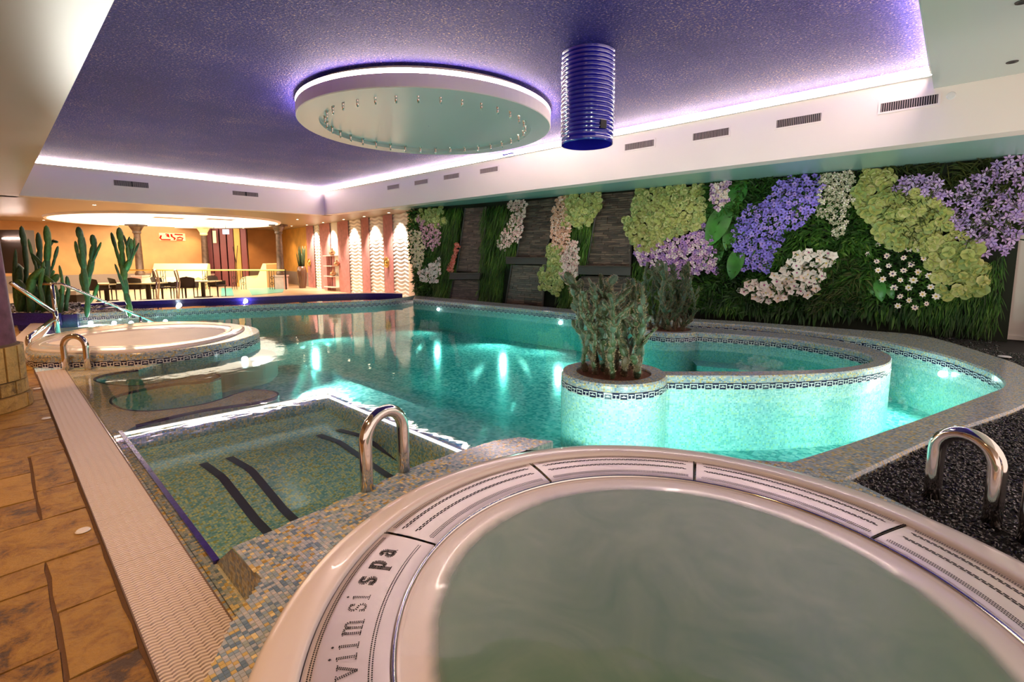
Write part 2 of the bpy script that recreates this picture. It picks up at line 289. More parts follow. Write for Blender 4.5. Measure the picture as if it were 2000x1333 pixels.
# ------------------------------------------------------------------ mesh building
class MB:
    def __init__(s): s.v = []; s.f = []; s.m = []; s.uv = []; s.t = []; s.has_uv = False
    def add(s, vs, fs, mat=0, uvs=None, tint=0.0):
        o = len(s.v); s.v += [tuple(v) for v in vs]
        for i, f in enumerate(fs):
            s.f.append([o + k for k in f]); s.m.append(mat); s.t.append(tint)
            if uvs: s.uv.append([tuple(uvs[k]) for k in f]); s.has_uv = True
            else: s.uv.append([(0, 0)] * len(f))
        return s
    def face(s, vs, mat=0, uvs=None, tint=0.0):
        o = len(s.v); s.v += [tuple(v) for v in vs]; s.f.append(list(range(o, o + len(vs)))); s.m.append(mat); s.t.append(tint)
        if uvs: s.uv.append([tuple(u) for u in uvs]); s.has_uv = True
        else: s.uv.append([(0, 0)] * len(vs))
    def box(s, c, d, rz=0, mat=0, tint=0.0, rot=None):
        x, y, z = d[0] / 2, d[1] / 2, d[2] / 2; R = rot if rot else Matrix.Rotation(rz, 3, 'Z')
        vs = [Vector(c) + R @ Vector(p) for p in ((-x, -y, -z), (x, -y, -z), (x, y, -z), (-x, y, -z), (-x, -y, z), (x, -y, z), (x, y, z), (-x, y, z))]
        return s.add(vs, [(0, 3, 2, 1), (4, 5, 6, 7), (0, 1, 5, 4), (1, 2, 6, 5), (2, 3, 7, 6), (3, 0, 4, 7)], mat, None, tint)
    def prism(s, poly, z0, z1, top=0, side=0, bottom=True):
        n = len(poly); s.face([(p[0], p[1], z1) for p in poly], top, [(p[0], p[1]) for p in poly])
        if bottom: s.face([(p[0], p[1], z0) for p in reversed(poly)], side, [(p[0], p[1]) for p in reversed(poly)])
        L = 0
        for i in range(n):
            a, b = poly[i], poly[(i + 1) % n]; d = (Vector(b) - Vector(a)).length
            s.face([(a[0], a[1], z0), (b[0], b[1], z0), (b[0], b[1], z1), (a[0], a[1], z1)], side, [(L, z0), (L + d, z0), (L + d, z1), (L, z1)]); L += d
        return s
    def tube(s, path, r, seg=10, mat=0, closed=False, tint=0.0, cap=True):
        path = [Vector(p) for p in path]; n = len(path); rs = r if isinstance(r, (list, tuple)) else [r] * n
        rings = []; up = None
        for i in range(n):
            if closed: t = path[(i + 1) % n] - path[i - 1]
            else: t = path[min(i + 1, n - 1)] - path[max(i - 1, 0)]
            t.normalize()
            if up is None: up = Vector((0, 0, 1)) if abs(t.z) < .9 else Vector((1, 0, 0))
            up = (up - t * up.dot(t)).normalized(); sd = t.cross(up)
            rings.append([path[i] + (up * math.cos(2 * PI * k / seg) + sd * math.sin(2 * PI * k / seg)) * rs[i] for k in range(seg)])
        vs = [p for rg in rings for p in rg]; fs = []
        for i in range(n if closed else n - 1):
            a, b = i * seg, ((i + 1) % n) * seg
            for k in range(seg): fs.append((a + k, b + k, b + (k + 1) % seg, a + (k + 1) % seg))
        if not closed and cap: fs.append(tuple(range(seg))); fs.append(tuple(reversed(range((n - 1) * seg, n * seg))))
        return s.add(vs, fs, mat, None, tint)
    def lathe(s, prof, seg=32, c=(0, 0, 0), mat=0, sx=1, sy=1, closed=False, uvr=None):
        vs = []; uvs = []
        for r, z in prof:
            for k in range(seg):
                a = 2 * PI * k / seg; vs.append((c[0] + r * sx * math.cos(a), c[1] + r * sy * math.sin(a), c[2] + z))
        fs = []; n = len(prof)
        for i in range(n if closed else n - 1):
            j = (i + 1) % n
            for k in range(seg): k2 = (k + 1) % seg; fs.append((i * seg + k, i * seg + k2, j * seg + k2, j * seg + k))
        return s.add(vs, fs, mat)
    def ball(s, c, r, mat=0, n=6, tint=0.0, rot=None):
        r = Vector(r) if not isinstance(r, (int, float)) else Vector((r, r, r)); m2 = max(3, n // 2 + 1); vs = [Vector((0, 0, -1))]
        for i in range(1, m2):
            ph = -PI / 2 + PI * i / m2
            for k in range(n): a = 2 * PI * k / n; vs.append(Vector((math.cos(ph) * math.cos(a), math.cos(ph) * math.sin(a), math.sin(ph))))
        vs.append(Vector((0, 0, 1))); fs = [(0, 1 + (k + 1) % n, 1 + k) for k in range(n)]
        for i in range(m2 - 2):
            for k in range(n): a = 1 + i * n; fs.append((a + k, a + (k + 1) % n, a + n + (k + 1) % n, a + n + k))
        e = len(vs) - 1; a = 1 + (m2 - 2) * n; fs += [(a + k, a + (k + 1) % n, e) for k in range(n)]
        R = rot if rot else Matrix.Identity(3)
        return s.add([Vector(c) + R @ Vector((v.x * r.x, v.y * r.y, v.z * r.z)) for v in vs], fs, mat, None, tint)
    def mesh(s, name, mats, smooth=False):
        me = bpy.data.meshes.new(name); me.from_pydata(s.v, [], s.f)
        for mm in mats: me.materials.append(M[mm] if isinstance(mm, str) else mm)
        me.polygons.foreach_set('material_index', s.m)
        if s.has_uv:
            u = me.uv_layers.new(name='UVMap'); flat = [c for f in s.uv for q in f for c in q]; u.data.foreach_set('uv', flat)
        if any(s.t):
            a = me.attributes.new('tint', 'FLOAT', 'FACE'); a.data.foreach_set('value', s.t)
        if smooth: me.polygons.foreach_set('use_smooth', [True] * len(s.f))
        me.update(); return me
    def build(s, name, mats, parent=None, smooth=False, loc=None, **props):
        if not isinstance(mats, (list, tuple)): mats = [mats]
        if loc is not None:
            lx = Vector(loc); s.v = [tuple(Vector(v) - lx) for v in s.v]
        o = bpy.data.objects.new(name, s.mesh(name, mats, smooth)); COL.objects.link(o)
        if loc is not None: o.location = loc
        if parent:
            o.parent = parent
            if loc is not None: o.location = Vector(loc) - parent.location
        for k, v in props.items(): o[k] = v
        return o
def thing(name, label, cat, loc=(0, 0, 0), rz=0, group=None, kind=None):
    o = bpy.data.objects.new(name, None); COL.objects.link(o); o.location = loc; o.rotation_euler = (0, 0, rz); o.empty_display_size = .05
    if kind: o['kind'] = kind
    else: o['label'] = label; o['category'] = cat
    if group: o['group'] = group
    return o
def tag(o, label, cat, group=None, kind=None):
    o['label'] = label
    if cat: o['category'] = cat
    if group: o['group'] = group
    if kind: o['kind'] = kind
    return o
def kid(name, me, parent, loc=(0, 0, 0), rot=None, sc=1):
    o = bpy.data.objects.new(name, me); COL.objects.link(o); o.parent = parent
    if rot is None: o.location = loc; o.scale = (sc, sc, sc)
    else: o.matrix_local = Matrix.Translation(loc) @ rot.to_4x4() @ Matrix.Scale(sc, 4)
    return o
def dup(root, label=None, group=None):
    r = root.copy(); COL.objects.link(r)
    if label: r['label'] = label
    for ch in list(root.children):
        c = ch.copy(); COL.objects.link(c); c.parent = r
        for g in list(ch.children):
            d = g.copy(); COL.objects.link(d); d.parent = c
    return r
def struct(name, mb, mats, smooth=False, parent=None):
    o = mb.build(name, mats, parent, smooth)
    if not parent: o['kind'] = 'structure'
    return o
def sweep(inner, outer, prof, mats_idx, mb=None, closed=False):
    """inner/outer: same-length plan polylines; prof: (t across, z) list"""
    mb = mb or MB(); n = len(inner); L = [0]
    for i in range(1, n + 1): L.append(L[-1] + ((inner[i % n] + outer[i % n]) / 2 - (inner[i - 1] + outer[i - 1]) / 2).length)
    for i in range(n if closed else n - 1):
        j = (i + 1) % n; s = 0
        for k in range(len(prof) - 1):
            (t0, z0), (t1, z1) = prof[k], prof[k + 1]; w = (outer[i] - inner[i]).length; ds = math.hypot((t1 - t0) * w, z1 - z0)
            a, b, c, d = inner[i].lerp(outer[i], t0), inner[j].lerp(outer[j], t0), inner[j].lerp(outer[j], t1), inner[i].lerp(outer[i], t1)
            mb.face([(a.x, a.y, z0), (b.x, b.y, z0), (c.x, c.y, z1), (d.x, d.y, z1)], mats_idx[k], [(L[i], s), (L[i + 1], s), (L[i + 1], s + ds), (L[i], s + ds)]); s += ds
    return mb
KEY = ['................', 'WWWWWWWWW.......', 'W.......W.WWWWW.', 'W...W...W...W...', 'W.WWWWW.W...W...', 'W.......W...W...', 'W.......WWWWWWWW']
KEY = [r.replace('.', ' ') for r in KEY]
def keyband(path, z0, side, closed=False, pitch=.0088, off=.003):
    """the meander frieze: little tiles laid along a wall; side = +1 left of the path, -1 right"""
    mb = MB(); pts = list(path) + ([path[0]] if closed else []); L = [0]
    for a, b in zip(pts, pts[1:]): L.append(L[-1] + (b - a).length)
    nrm = []
    for i in range(len(pts)):
        t = (pts[min(i + 1, len(pts) - 1)] - pts[max(i - 1, 0)]).normalized(); nrm.append(Vector((-t.y, t.x)) * side)
    if closed: t = (pts[1] - pts[-2]).normalized(); nrm[0] = nrm[-1] = Vector((-t.y, t.x)) * side
    def at(s, o):
        import bisect
        j = min(max(bisect.bisect_right(L, s) - 1, 0), len(L) - 2); t = (s - L[j]) / max(1e-9, L[j + 1] - L[j])
        return pts[j].lerp(pts[j + 1], t) + nrm[j].lerp(nrm[j + 1], t) * o
    hgt = 7 * pitch; ncol = int(L[-1] / pitch); step = 8
    for c in range(0, ncol, step):                      # dark ground
        a, b = at(c * pitch, off), at(min(ncol, c + step) * pitch, off)
        mb.face([(a.x, a.y, z0), (b.x, b.y, z0), (b.x, b.y, z0 + hgt), (a.x, a.y, z0 + hgt)], 0)
    for r in range(7):
        row = KEY[r]; c = 0; z1 = z0 + hgt - r * pitch; zz = z1 - pitch
        while c < ncol:
            if row[c % 16] == 'W':
                e = c
                while e < ncol and row[e % 16] == 'W' and e - c < 8: e += 1
                a, b = at(c * pitch, off + .0012), at(e * pitch, off + .0012)
                mb.face([(a.x, a.y, zz), (b.x, b.y, zz), (b.x, b.y, z1), (a.x, a.y, z1)], 1); c = e
            else: c += 1
    return mb
ZC = .14            # level of every mosaic coping above the water
FLOOR = -.62        # pool floor
M['mosaic_brown'] = mosaic('mosaic_brown', [(0, (.16, .18, .20)), (.3, (.27, .27, .26)), (.55, (.38, .33, .22)), (.8, (.26, .20, .10))], .0145, (.2, .17, .15), .12)
M['satin_pool_glow'] = satin('satin_pool_glow_ceiling', (.56, .61, .58), .25, 1.0)  # pool glow on the whitish ceiling put into the base colour

# ================================================================== ceiling and beams
BX, BY, LX, NY, CZ, SZ, NZ = 7.68, 15.6, .56, .36, 3.52, 2.65, 3.25
mb = MB(); mb.box(((LX + BX) / 2, (NY + BY) / 2, CZ + .05), (BX - LX + .4, BY - NY + .4, .1)); struct('ceiling', mb, 'violet')
mb = MB(); mb.box((BX + .15, (BY - 3) / 2, (SZ + CZ) / 2 + .05), (.3, BY + 3, CZ - SZ + .1)); struct('trim_1', mb, 'white_paint')['label'] = 'white beam face over the planted wall'
mb = MB(); mb.box(((BX + LX) / 2, BY + .15, (SZ + CZ) / 2 + .05), (BX - LX, .3, CZ - SZ + .1)); struct('trim_2', mb, 'white_paint')['label'] = 'white beam face towards the lounge'
mb = MB(); mb.box((-3.0, 6.6, (SZ + CZ) / 2 + .05), (2 * (LX + 3.0), BY + 3.6, CZ - SZ + .1)); struct('trim_3', mb, 'satin_warm_glow')['label'] = 'low satin ceiling over the stone walk'
mb = MB(); mb.box(((BX + LX) / 2, NY - 1.4, NZ + .2), (BX - LX, 2.8, .4)); struct('trim_4', mb, 'satin_pool_glow')['label'] = 'satin ceiling over the near whirlpool'
mb = MB(); mb.box((BX + .3 + 1.4, (12.2 - 3) / 2, SZ + .05), (2.8, 15.2, .1)); struct('trim_5', mb, 'satin_pool_tint')['label'] = 'low satin ceiling along the planted wall'
mb = MB(); mb.box((2.6, BY + .3 + 6.5, SZ + .05), (18, 13, .1)); struct('trim_6', mb, 'satin_warm_glow')['label'] = 'low satin ceiling over the lounge'
mb = MB(); mb.box((BX + .3 + 2, 12.2 + 1.85, SZ + .05), (4, 3.7, .1)); struct('trim_7', mb, 'satin_warm_glow')['label'] = 'low satin ceiling by the striped wall'

def led(name, a, b, label):
    a, b = Vector(a), Vector(b); d = b - a; t = thing(name, label, 'light strip', a)
    L = d.length; ang = math.atan2(d.y, d.x)
    m1 = MB(); m1.box((0, 0, 0), (L, .035, .05)); o = m1.build('diffuser', 'led', t); o.location = d / 2; o.rotation_euler.z = ang
    m2 = MB(); m2.box((0, 0, -.03), (L, .045, .01)); o = m2.build('profile', 'white_paint', t); o.location = d / 2; o.rotation_euler.z = ang
led('light_strip', (BX - .02, NY, 3.425), (BX - .02, BY - .05, 3.425), 'long warm light strip along the top of the vented beam over the planted wall')
led('light_strip', (LX, BY - .02, 3.425), (BX - .05, BY - .02, 3.425), 'warm light strip along the far beam above the lounge')
led('light_strip', (LX + 3.2, NY + .02, 3.44), (BX - .05, NY + .02, 3.44), 'light strip glowing behind the near edge of the violet ceiling')

# round canopy
cc = Vector((4.784, 6.182)); t = thing('ceiling_canopy', 'round white ceiling canopy ringed by light with small hanging nozzles', 'ceiling canopy', (cc.x, cc.y, 3.25))
mb = MB(); mb.lathe([(1.80, .27), (1.80, .225), (1.885, .215), (1.885, .215)], 96); mb.build('top_ring', 'white_paint', t, True)
mb = MB(); mb.lathe([(1.83, .165), (1.872, .17), (1.872, .212), (1.83, .215)], 96); mb.build('light_ring', 'led', t, True)
mb = MB(); mb.lathe([(1.83, .165), (1.885, .16), (1.885, .01), (1.875, 0), (1.60, 0)], 96); mb.build('drum', 'white_paint', t, False)
mb = MB(); mb.lathe([(1.875, -.001), (1.585, -.001), (1.585, .045), (1.575, .05), (.01, .05)], 96); mb.build('soffit_disc', 'satin_pool_glow', t, False)
nm = MB(); nm.lathe([(.001, -.11), (.012, -.11), (.017, -.06), (.017, -.01), (.03, 0), (.03, .004)], 10); nme = nm.mesh('nozzle', ['steel'], True)
for i in range(34):
    a = 2 * PI * (i + .5) / 34; kid('nozzle', nme, t, (1.5 * math.cos(a), 1.5 * math.sin(a), .05))

# spiral duct
DX, DY, DR = 4.70, 3.19, .285; t = thing('ventilation_duct', 'glossy blue ribbed ventilation duct hanging from the violet ceiling', 'duct', (DX, DY, 2.55))
prof = []; z = .06
while z < .95:
    for k, dr in enumerate((0, 0, .012, .012)): prof.append((DR + dr, z + (0, .028, .034, .04)[k]))
    z += .046
mb = MB(); mb.lathe([(DR - .006, 0), (DR + .004, 0), (DR + .004, .05)] + prof + [(DR, .97)], 56); mb.lathe([(DR - .006, 0), (DR - .006, .97)], 56); mb.build('duct_pipe', 'duct', t, True)
mb = MB(); mb.lathe([(.001, .5), (DR - .006, .5)], 40); mb.build('inner_baffle', 'dark_tile', t)
a = math.atan2(-DY, -DX) + .62
mb = MB(); mb.box((DR + .004, 0, 0), (.03, .075, .085)); o = mb.build('side_outlet', 'hole', t); o.location = (0, 0, .16); o.rotation_euler.z = a
o.location = (math.cos(a) * 0, math.sin(a) * 0, .16)

# beam grilles
def grille(quad_px, plane, label, split=1):
    pts = [PV(x, y, *plane) for x, y in quad_px]           # corners: lower-left, lower-right, upper-right, upper-left
    c = sum(pts, Vector()) / 4; u = ((pts[1] + pts[2]) - (pts[0] + pts[3])) / 2; w = u.length; h = abs((pts[2].z + pts[3].z - pts[0].z - pts[1].z) / 2)
    t = thing('air_grille', label, 'air vent', c, math.atan2(u.y, u.x), 'air grilles in the white beams')
    mb = MB(); f = .022
    for s in (-1, 1):
        mb.box((0, -.006, s * (h / 2 + f / 2)), (w + 2 * f, .012, f)); mb.box((s * (w / 2 + f / 2), -.006, 0), (f, .012, h))
    mb.build('frame', 'white_paint', t)
    mb = MB(); mb.box((0, .0, 0), (w, .006, h)); mb.build('backing', 'hole', t)
    n = max(6, int(w / .022)); sl = MB(); sl.box((0, 0, 0), (.008, .012, h)); me = sl.mesh('slat', ['grille_slat'])
    for i in range(n):
        if split == 2 and abs(i - n / 2) < 1.0: continue
        kid('slat', me, t, (-w / 2 + w * (i + .5) / n, -.006, 0))
M['grille_slat'] = plain('grille_slat', (.42, .34, .31), .4)
pr = ((BX, 0), (BX, 10)); pf = ((0, BY), (10, BY))
for q, lb in (([(1720, 220), (1832, 202), (1832, 184), (1720, 203)], 'largest air grille on the beam, at the corner of the violet ceiling'),
              ([(1517, 250), (1604, 237), (1604, 221), (1517, 235)], 'second air grille on the beam counting back from the ceiling corner'),
              ([(1354, 275), (1424, 264), (1424, 250), (1354, 261)], 'third air grille on the beam, above the big lime bloom patch'),
              ([(1221, 294), (1278, 286), (1278, 273), (1221, 282)], 'air grille on the beam just past the blue duct'),
              ([(938, 340), (973, 334), (973, 325), (938, 331)], 'air grille on the beam above the pale pink hanging blooms'),
              ([(867, 352), (897, 347), (897, 338), (867, 343)], 'air grille on the beam above the first slate waterfall'),
              ([(810, 362), (836, 358), (836, 350), (810, 354)], 'small air grille on the beam where the planting begins'),
              ([(757, 371), (780, 368), (780, 360), (757, 363)], 'farthest small air grille on the long beam, over the striped wall')):
    grille([(x, y) for x, y in q], pr, lb)
grille([(222, 363), (290, 367), (290, 357), (222, 352)], pf, 'paired air grille on the far beam nearer the mauve column', 2)
grille([(454, 381), (504, 385), (504, 377), (454, 373)], pf, 'paired air grille on the far beam nearer its inner corner', 2)
c = PV(1858, 187, (BX, 0), (BX, 10)); mb = MB(); mb.lathe([(.001, .012), (.035, .010), (.045, 0)], 20); o = mb.build('smoke_detector', 'white_tile'); o.location = c; o.rotation_euler = (0, -PI / 2, 0); tag(o, 'small round white sensor on the beam beside the largest grille', 'sensor')
def dl(x, y, z, label, mat='hole'):
    t = thing('downlight', label, 'light', P(x, y, z)); mb = MB(); mb.lathe([(.028, -.004), (.045, -.006), (.048, 0)], 20); mb.build('trim_ring', 'dkmetal' if mat == 'hole' else 'white_tile', t); mb = MB(); mb.lathe([(.001, -.003), (.028, -.003)], 16); mb.build('lens', mat, t)
dl(1977, 121, NZ, 'dark unlit downlight in the satin ceiling above the big grille'); dl(1998, 3, NZ, 'unlit downlight at the top edge of the satin ceiling')
b0 = P(975, 303, 3.38); mb = MB(); mb.box((BX - .12, 7.15, 3.40), (.22, .03, .03)); mb.box((BX - .2, 7.0, 3.40), (.03, .3, .02)); tag(mb.build('hanger_bracket', 'duct'), 'small violet hanger bracket sticking out below the long light strip', 'bracket')

# ================================================================== pool shell
mb = MB(); mb.face([(-.2, -1.2, FLOOR), (10.2, -1.2, FLOOR), (10.2, 13.5, FLOOR), (-.2, 13.5, FLOOR)], 0, [(-.2, -1.2), (10.2, -1.2), (10.2, 13.5), (-.2, 13.5)])
pool = thing('pool_shell', '', '', kind='structure'); mb.build('pool_floor', 'mosaic_floor', pool)
# right-hand coping
cin_px = [(807, 584), (900, 592), (1000, 601), (1127, 613), (1240, 621), (1340, 628), (1450, 635), (1560, 645), (1650, 656), (1717, 665), (1837, 692), (1900, 712), (1940, 728), (1960, 744), (1957, 757), (1930, 768), (1870, 790), (1790, 820), (1700, 851), (1620, 878), (1540, 903)]
cout_px = [(811, 577), (900, 585), (1000, 594), (1127, 605), (1240, 614), (1340, 622), (1450, 628), (1560, 636), (1700, 646), (1812, 657), (1948, 697), (2004, 718), (2040, 740), (2045, 760), (2000, 792), (1940, 815), (1880, 835), (1800, 868), (1720, 905), (1655, 935)]
cin = smooth(PL(cin_px, ZC), .08); cout = smooth(PL(cout_px, ZC), .08)
# pair every inner point with the outer point nearest the same fraction
NCP = 260; cin = resample(cin, 1, count=NCP); cout = resample(cout, 1, count=NCP)
EDGE = [(0, FLOOR), (0, .0), (0, ZC - .02), (.04, ZC), (.96, ZC), (1, ZC - .02), (1, 0)]
mb = sweep(cin, cout, EDGE, [1, 0, 0, 0, 0, 0]); cop = mb.build('pool_coping', ['mosaic_dry', 'mosaic_wall'], pool)
def band(path, side, closed=False, parent=None, z=.004):
    return keyband(path, z, side, closed).build('meander_frieze', ['dark_tile', 'white_tile'], parent or pool, kind='stuff')
band(cin, -1 if ((cin[1] - cin[0]).x * 0 + 1) else 1)

# island wall between the two cactus planters
iout = smooth(PL([(1291, 734), (1400, 734.5), (1500, 734), (1620, 729), (1690, 721), (1730, 712), (1742, 702), (1735, 691), (1700, 679), (1650, 667.5), (1550, 653), (1450, 645), (1353, 640)], ZC - .002), .06)
iin = smooth(PL([(1291, 725.5), (1400, 725.5), (1500, 725), (1600, 722), (1660, 716), (1698, 708), (1706, 701), (1692, 692), (1650, 681), (1550, 664), (1450, 655), (1353, 649)], ZC - .002), .06)
iout = resample(iout, 1, count=150); iin = resample(iin, 1, count=150)
t = thing('island_wall', '', '', kind='structure')
sweep(iin, iout, [(0, FLOOR), (0, 0), (0, ZC - .02), (.05, ZC - .002), (.95, ZC - .002), (1, ZC - .02), (1, 0), (1, FLOOR)], [1, 0, 0, 0, 0, 0, 1]).build('wall_body', ['mosaic_dry', 'mosaic_wall'], t)
band(iout, -1, parent=t); band(iin, 1, parent=t)
PA_F = P(1197, 752, ZC).to_2d(); PA_R = .52; PA_C = PA_F + PA_F.normalized() * PA_R
PB_F = P(1303, 651, ZC).to_2d(); PB_R = .50; PB_C = PB_F + PB_F.normalized() * PB_R
def planter(c, r, rs, name, label):
    t = thing('round_planter', label, 'planter', (c.x, c.y, 0)); o = circ((0, 0), r, 72); i = circ((0, 0), rs, 72)
    sweep(i, o, [(0, ZC - .05), (0, ZC - .01), (.04, ZC), (.9, ZC), (1, ZC - .02), (1, 0), (1, FLOOR)], [0, 0, 0, 0, 0, 1], closed=True).build('planter_wall', ['mosaic_dry', 'mosaic_wall'], t)
    band(o, -1, True, t)
    mb = MB(); mb.lathe([(rs + .01, ZC - .025), (rs * .6, ZC - .008), (rs * .2, ZC), (.001, ZC)], 36); mb.build('soil', 'soil_brown', t, True)
    return t
planter(PA_C, PA_R, .365, 'a', 'round mosaic planter at the near end of the island wall')
planter(PB_C, PB_R, .36, 'b', 'round mosaic planter at the far end of the island wall')
# bench inside the island pool
mb = MB(); ib = [p + (Vector((5.4, 1.7)) - p).normalized() * .38 for p in iin]
mb = sweep(ib, iin, [(0, FLOOR), (0, -.30), (1, -.30)], [0, 0]); mb.build('bench', ['mosaic_wall'], t)

# shelf with two fingers, the lounge edge strip
sh_px = [(265, 832), (330, 816), (400, 801), (470, 791), (510, 785), (536, 778), (545, 771), (536, 765), (512, 762), (488, 763), (465, 768), (435, 779), (395, 790), (345, 798), (290, 803), (245, 800), (222, 790), (218, 782), (229, 773), (260, 765), (300, 757), (345, 750), (385, 747), (415, 743), (431, 737), (426, 732), (405, 731), (378, 735), (345, 742), (300, 750), (250, 754), (208, 750), (186, 743), (196, 735), (225, 729), (270, 723)]
she = smooth(PL(sh_px, -.012), .03)
shelf = [Vector((.488, 1.5)), Vector((.56, 1.5)), Vector((.56, 4.47))] + she + [P(300, 712, 0).to_2d(), P(180, 715, 0).to_2d(), Vector((.488, 7.5))]
mb = MB(); mb.prism(shelf, FLOOR, -.012, 0, 1); mb.build('shallow_shelf', ['mosaic_shelf', 'mosaic_wall'], pool)
def offset_path(p, d):
    out = []
    for i in range(len(p)):
        t = (p[min(i + 1, len(p) - 1)] - p[max(i - 1, 0)]).normalized(); out.append(p[i] + Vector((-t.y, t.x)) * d)
    return out
mb = sweep(offset_path(she, -.002), offset_path(she, .016), [(0, -.03), (0, -.008), (1, -.008), (1, -.02)], [0, 0, 0]); mb.build('edge_tiles', 'purple_tile', pool, kind='stuff')
mb = MB(); mb.box((.552, 3.36, -.004), (.024, 2.25, .016)); mb.box((.556, 3.36, -.10), (.012, 2.25, .19)); mb.build('lounge_edge_tiles', 'blue_tile', pool)
# lounge basin walls with light line
X0, X1, Y0, Y1 = .56, 2.06, 2.03, 4.40
mb = MB(); mb.prism([(X0, 4.46), (X0, 4.52), (X1 + .05, 4.40), (X1 + .05, 2.0), (X1, 2.0), (X1, 4.34)], FLOOR, -.02, 0, 0); mb.build('lounge_wall', ['mosaic_lounge'], pool)
t = thing('underwater_light_line', 'bright light line around the top edge of the sunken lounge basin', 'light strip', (X1, 4.34, 0))
def bar(a, b, w, h, z, nm, mt):
    a, b = Vector((*a, z)), Vector((*b, z)); d = b - a; mb = MB(); mb.box((0, 0, 0), (d.length, w, h)); o = mb.build(nm, mt, t); o.location = (a + b) / 2 - t.location; o.rotation_euler.z = math.atan2(d.y, d.x)
bar((X0, 4.455), (X1 - .01, 4.335), .028, .016, -.018, 'light_bar', 'led_w'); bar((X1 - .008, 4.33), (X1 - .008, 2.25), .020, .016, -.018, 'light_bar', 'led_w')
# lounge bed
prof = [(4.45, -.165), (3.62, -.215), (3.05, -.345), (2.0, -.36)]
pts = []
for i in range(len(prof) - 1):
    for k in range(6): pts.append((prof[i][0] + (prof[i + 1][0] - prof[i][0]) * k / 6, prof[i][1] + (prof[i + 1][1] - prof[i][1]) * k / 6))
pts.append(prof[-1]); mb = MB(); s = 0
for (ya, za), (yb, zb) in zip(pts, pts[1:]):
    ds = math.hypot(yb - ya, zb - za); mb.face([(X0, ya, za), (X0, yb, zb), (X1, yb, zb), (X1, ya, za)], 0, [(X0, s), (X0, s + ds), (X1, s + ds), (X1, s)]); s += ds
mb.build('lounge_bed', ['mosaic_lounge'], pool)
M['bedstrip'] = plain('dark_bed_strip', (.060, .042, .065), .4)
def zprof(y):
    for (ya, za), (yb, zb) in zip(prof, prof[1:]):
        if yb <= y <= ya: return za + (zb - za) * (y - ya) / (yb - ya)
for (xa, ya), (xm, ym), (xb, yb) in (((396, 902), (437, 935), (512, 1026)), ((447, 890), (493, 920), (564, 1003)), ((622, 846), (668, 866), (755, 925)), ((660, 836), (705, 852), (800, 908))):
    a, m_, b_ = P(xa, ya, -.18), P(xm, ym, -.215), P(xb, yb, -.33); mb = MB(); yy = a.y; last = None; w = .027
    ys = [a.y + (m_.y - a.y) * k / 5 for k in range(6)] + [m_.y + (b_.y - m_.y) * k / 6 for k in range(1, 7)]
    xs = [a.x + (m_.x - a.x) * k / 5 for k in range(6)] + [m_.x + (b_.x - m_.x) * k / 6 for k in range(1, 7)]
    for k in range(len(ys)):
        q = (xs[k], ys[k], zprof(ys[k]) + .006)
        if last: mb.face([(last[0] - w, last[1], last[2]), (q[0] - w, q[1], q[2]), (q[0] + w, q[1], q[2]), (last[0] + w, last[1], last[2])])
        last = q
    mb.face([(last[0] - w, last[1], last[2]), (last[0] - w, last[1] - .3, last[2] - .01), (last[0] + w, last[1] - .3, last[2] - .01), (last[0] + w, last[1], last[2])])
    mb.build('bed_strip', 'bedstrip', pool)
# plateau beyond the lounge
mb = MB(); mb.prism([(X1 + .05, 1.0), (3.1, 1.0), (3.1, 7.2), (2.6, 7.6), (X1 + .05, 7.6)], FLOOR, -.35, 0, 0); mb.build('plateau', ['mosaic_floor'], pool)

st = PL([(108, 655), (250, 640), (420, 626), (420, 612), (250, 622), (108, 632)], -.14)
mb = MB(); mb.prism(st, FLOOR, -.16, 0, 0); mb.build('stair_tread', ['white_tile'], pool)
st = PL([(118, 640), (250, 632), (300, 628), (300, 618), (118, 628)], -.06)
mb = MB(); mb.prism(st, -.17, -.08, 0, 0); mb.build('stair_tread', ['white_tile'], pool)
# platform round the near whirlpool
TC, TR = Vector((1.455, .548)), 1.326
plat_px = [(400, 1333), (428, 1270), (455, 1212), (485, 1170), (514, 1132), (454, 1071), (700, 964), (800, 915), (905, 880), (965, 862), (1014, 855), (1044, 859), (1080, 862)]
plat = PL(plat_px, ZC)
rest = PL([(1540, 903), (1600, 918), (1655, 935), (1760, 985), (2000, 1105)], ZC)
arc = circ(TC, TR + .012, 18, math.radians(88), math.radians(20))
poly = [Vector((-.25, .72))] + plat + arc + [rest[0], rest[2], rest[3], rest[4], Vector((2.45, -.62)), Vector((2.2, -1.3)), Vector((-.25, -1.3))]
dk = thing('pool_deck', '', '', kind='structure')
mb = MB(); mb.prism(poly, FLOOR, ZC, 0, 1); mb.build('deck_body', ['mosaic_dry', 'mosaic_wall'], dk)
q = [(.563, 2.035, ZC), (.578, 1.745, ZC), (.575, 1.66, .0), (.56, 1.80, -.01), (.56, 2.24, -.01)]
mb = MB(); mb.face([(x - .006, y, z) for x, y, z in q], 0, [(y, z) for x, y, z in q]); mb.face([(.555, 2.035, ZC - .001), (.555, 2.24, -.01), (2.05, 2.24, -.01), (2.05, 2.035, ZC - .001)], 0, [(0, 0), (0, .25), (1.5, .25), (1.5, 0)]); mb.build('end_wedge', ['mosaic_brown'], dk)
